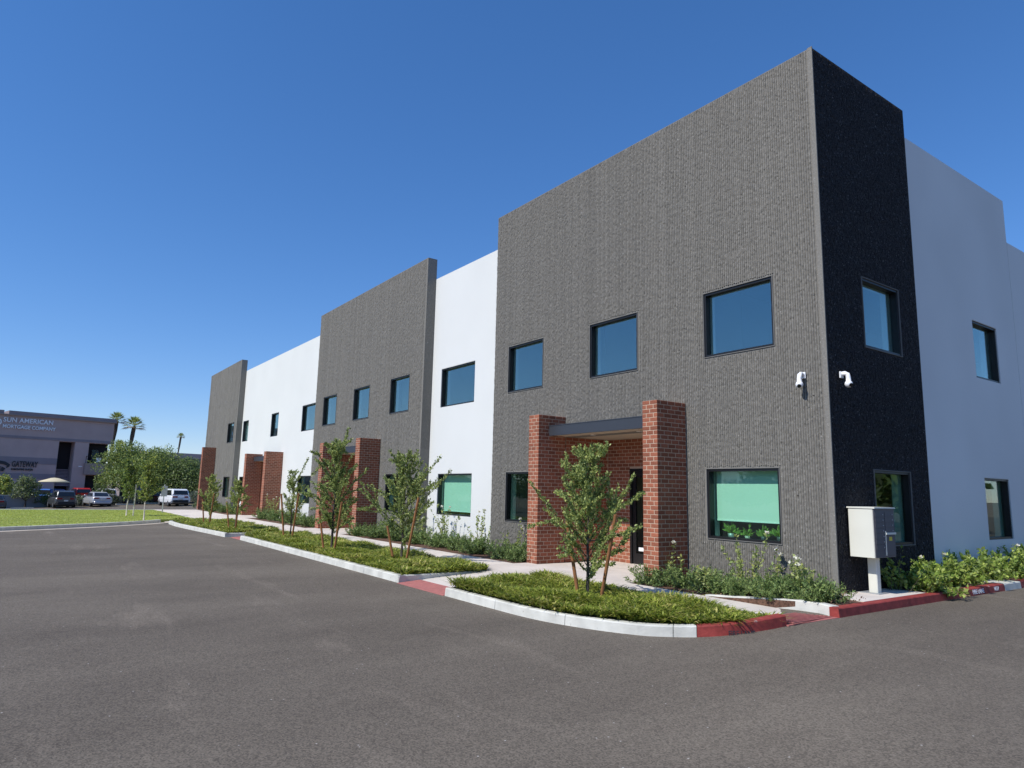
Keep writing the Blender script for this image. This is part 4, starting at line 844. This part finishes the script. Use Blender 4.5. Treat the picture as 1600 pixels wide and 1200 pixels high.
for i, (x, y, wd, h, lab, mm) in enumerate([(-77.9,-7.9,2.2,1.3,'dark round bush left of the dark SUV','far2'),(-77.9,-5.3,1.7,1.1,'gray green bush between SUV and sedan','grey'),(-77.7,-2.2,1.7,1.0,'gray bush right of the silver sedan','grey'),(-77.0,.3,2.4,1.1,'gray bush behind the front lawn tree','grey'),(-70.3,4.4,2.0,1.3,'light bush right of the white SUV','grey'),(-60,3.2,1.6,.5,'low dark shrub before the white SUV','far2'),(-78,-3.2,2.4,2.6,'dark bush below the balcony','far2')]):
    big_tree(lab,(x,y,cz(x,y)),h,wd,540+i,1300,.14,(mm,'far2'),(.75,.25),gS,trunk_h=.1,cat='bush',nc=16,name='bush')
def palm(label, loc, h, seed, fl=1.9, nfr=30, tk=1.0):
    rng = np.random.default_rng(seed); t = thing('palm_tree', label, 'palm tree', loc, 0, 'fan palms on the skyline')
    tr = curve_pts((0,0,-.3),(.03*rng.normal(),.03*rng.normal()+.05,1),h+.3,8,rng,(0,0,0),.03); MB().tube(tr,[(.26-.012*k+.10*(k > 6))*tk for k in range(9)],9).build('trunk',M['bark'],t); top = tr[-1]
    V = []; T = []; mi = []
    for i in range(nfr):
        a = i*2.399; el = 1.35-1.65*(i/nfr); d = np.array([math.cos(a)*math.cos(el), math.sin(a)*math.cos(el), math.sin(el)]); s_ = np.array([-math.sin(a), math.cos(a), 0]); c = top+d*fl*.45
        for k in range(11):                                     # fan of narrow blades
            q = (k-5)/5*1.15; dd = d*math.cos(q)+s_*math.sin(q); e = c+dd*fl*.62*(1-.12*abs(q))+np.array([0,0,-.12*fl]); n_ = np.cross(dd, d+.01)*.0+np.array([0,0,.05]); b0 = len(V)
            side = np.cross(dd,[0,0,1.]); side /= np.linalg.norm(side)+1e-6; m_ = (c+e)/2+np.array([0,0,.08*fl]); V += [c, m_+side*.07*fl/1.9, e, m_-side*.07*fl/1.9]; T.append((b0,b0+1,b0+2,b0+3)); mi.append(0 if i < nfr*.78 else 1)
        b0 = len(V); V += [top-s_*.03, top+s_*.03, c+s_*.02, c-s_*.02]; T.append((b0,b0+1,b0+2,b0+3)); mi.append(0)
    obj('fronds', np_mesh('fronds', np.array(V), np.array(T), [LF['palm'], LF['dry']], mi), t)
palm('left fan palm rising above the mortgage office roof',(-103.3,-.95,-1),11.0,601,1.5); palm('right fan palm with thick brown trunk beside the mortgage office',(-102.2,1.1,-1),10.3,602,1.7); palm('short fan palm between the office and the feathery trees',(-101.5,-.1,-1),7.3,603,1.2)
palm('tiny lone fan palm far off on the skyline',(-159.3,16.5,-1),12.9,604,1.05,30,.75)

# ------------------------------------------------------------------ what the windows mirror: trees and a wall across the drives
def tree_mass(name, pts, seed):
    rng = np.random.default_rng(seed); C = []
    for x, y, h, w_ in pts:
        m = 1500; g_ = rng.normal(0,1,(m,3)); g_ *= (rng.random((m,1))**.35)/np.linalg.norm(g_,axis=1,keepdims=True); C.append(np.array([x,y,h*.58])+g_*np.array([w_*.5,w_*.5,h*.42])*rng.uniform(.75,1.1,(m,1)))
    C = np.concatenate(C); V, T, mi = leafset(C, rng.normal(0,1,(len(C),3)), .5, .55, rng, (.5,.35,.15), .4)
    obj(name, np_mesh(name, V, T, [LF['far1'], LF['far2'], LF['olive']], mi), kind='stuff')
tree_mass('far_off_wood', [(-140+k*7.5+1.5*math.sin(k*5), -52+3*math.sin(k*2.3), 4.6+1.6*math.sin(k*3.7), 7.5) for k in range(17)], 901)
tree_mass('far_off_wood', [(10+k*2.6, 26+k*2.4+2*math.sin(k*2.1), 4.6+1.3*math.sin(k*3.1), 5) for k in range(9)], 902)
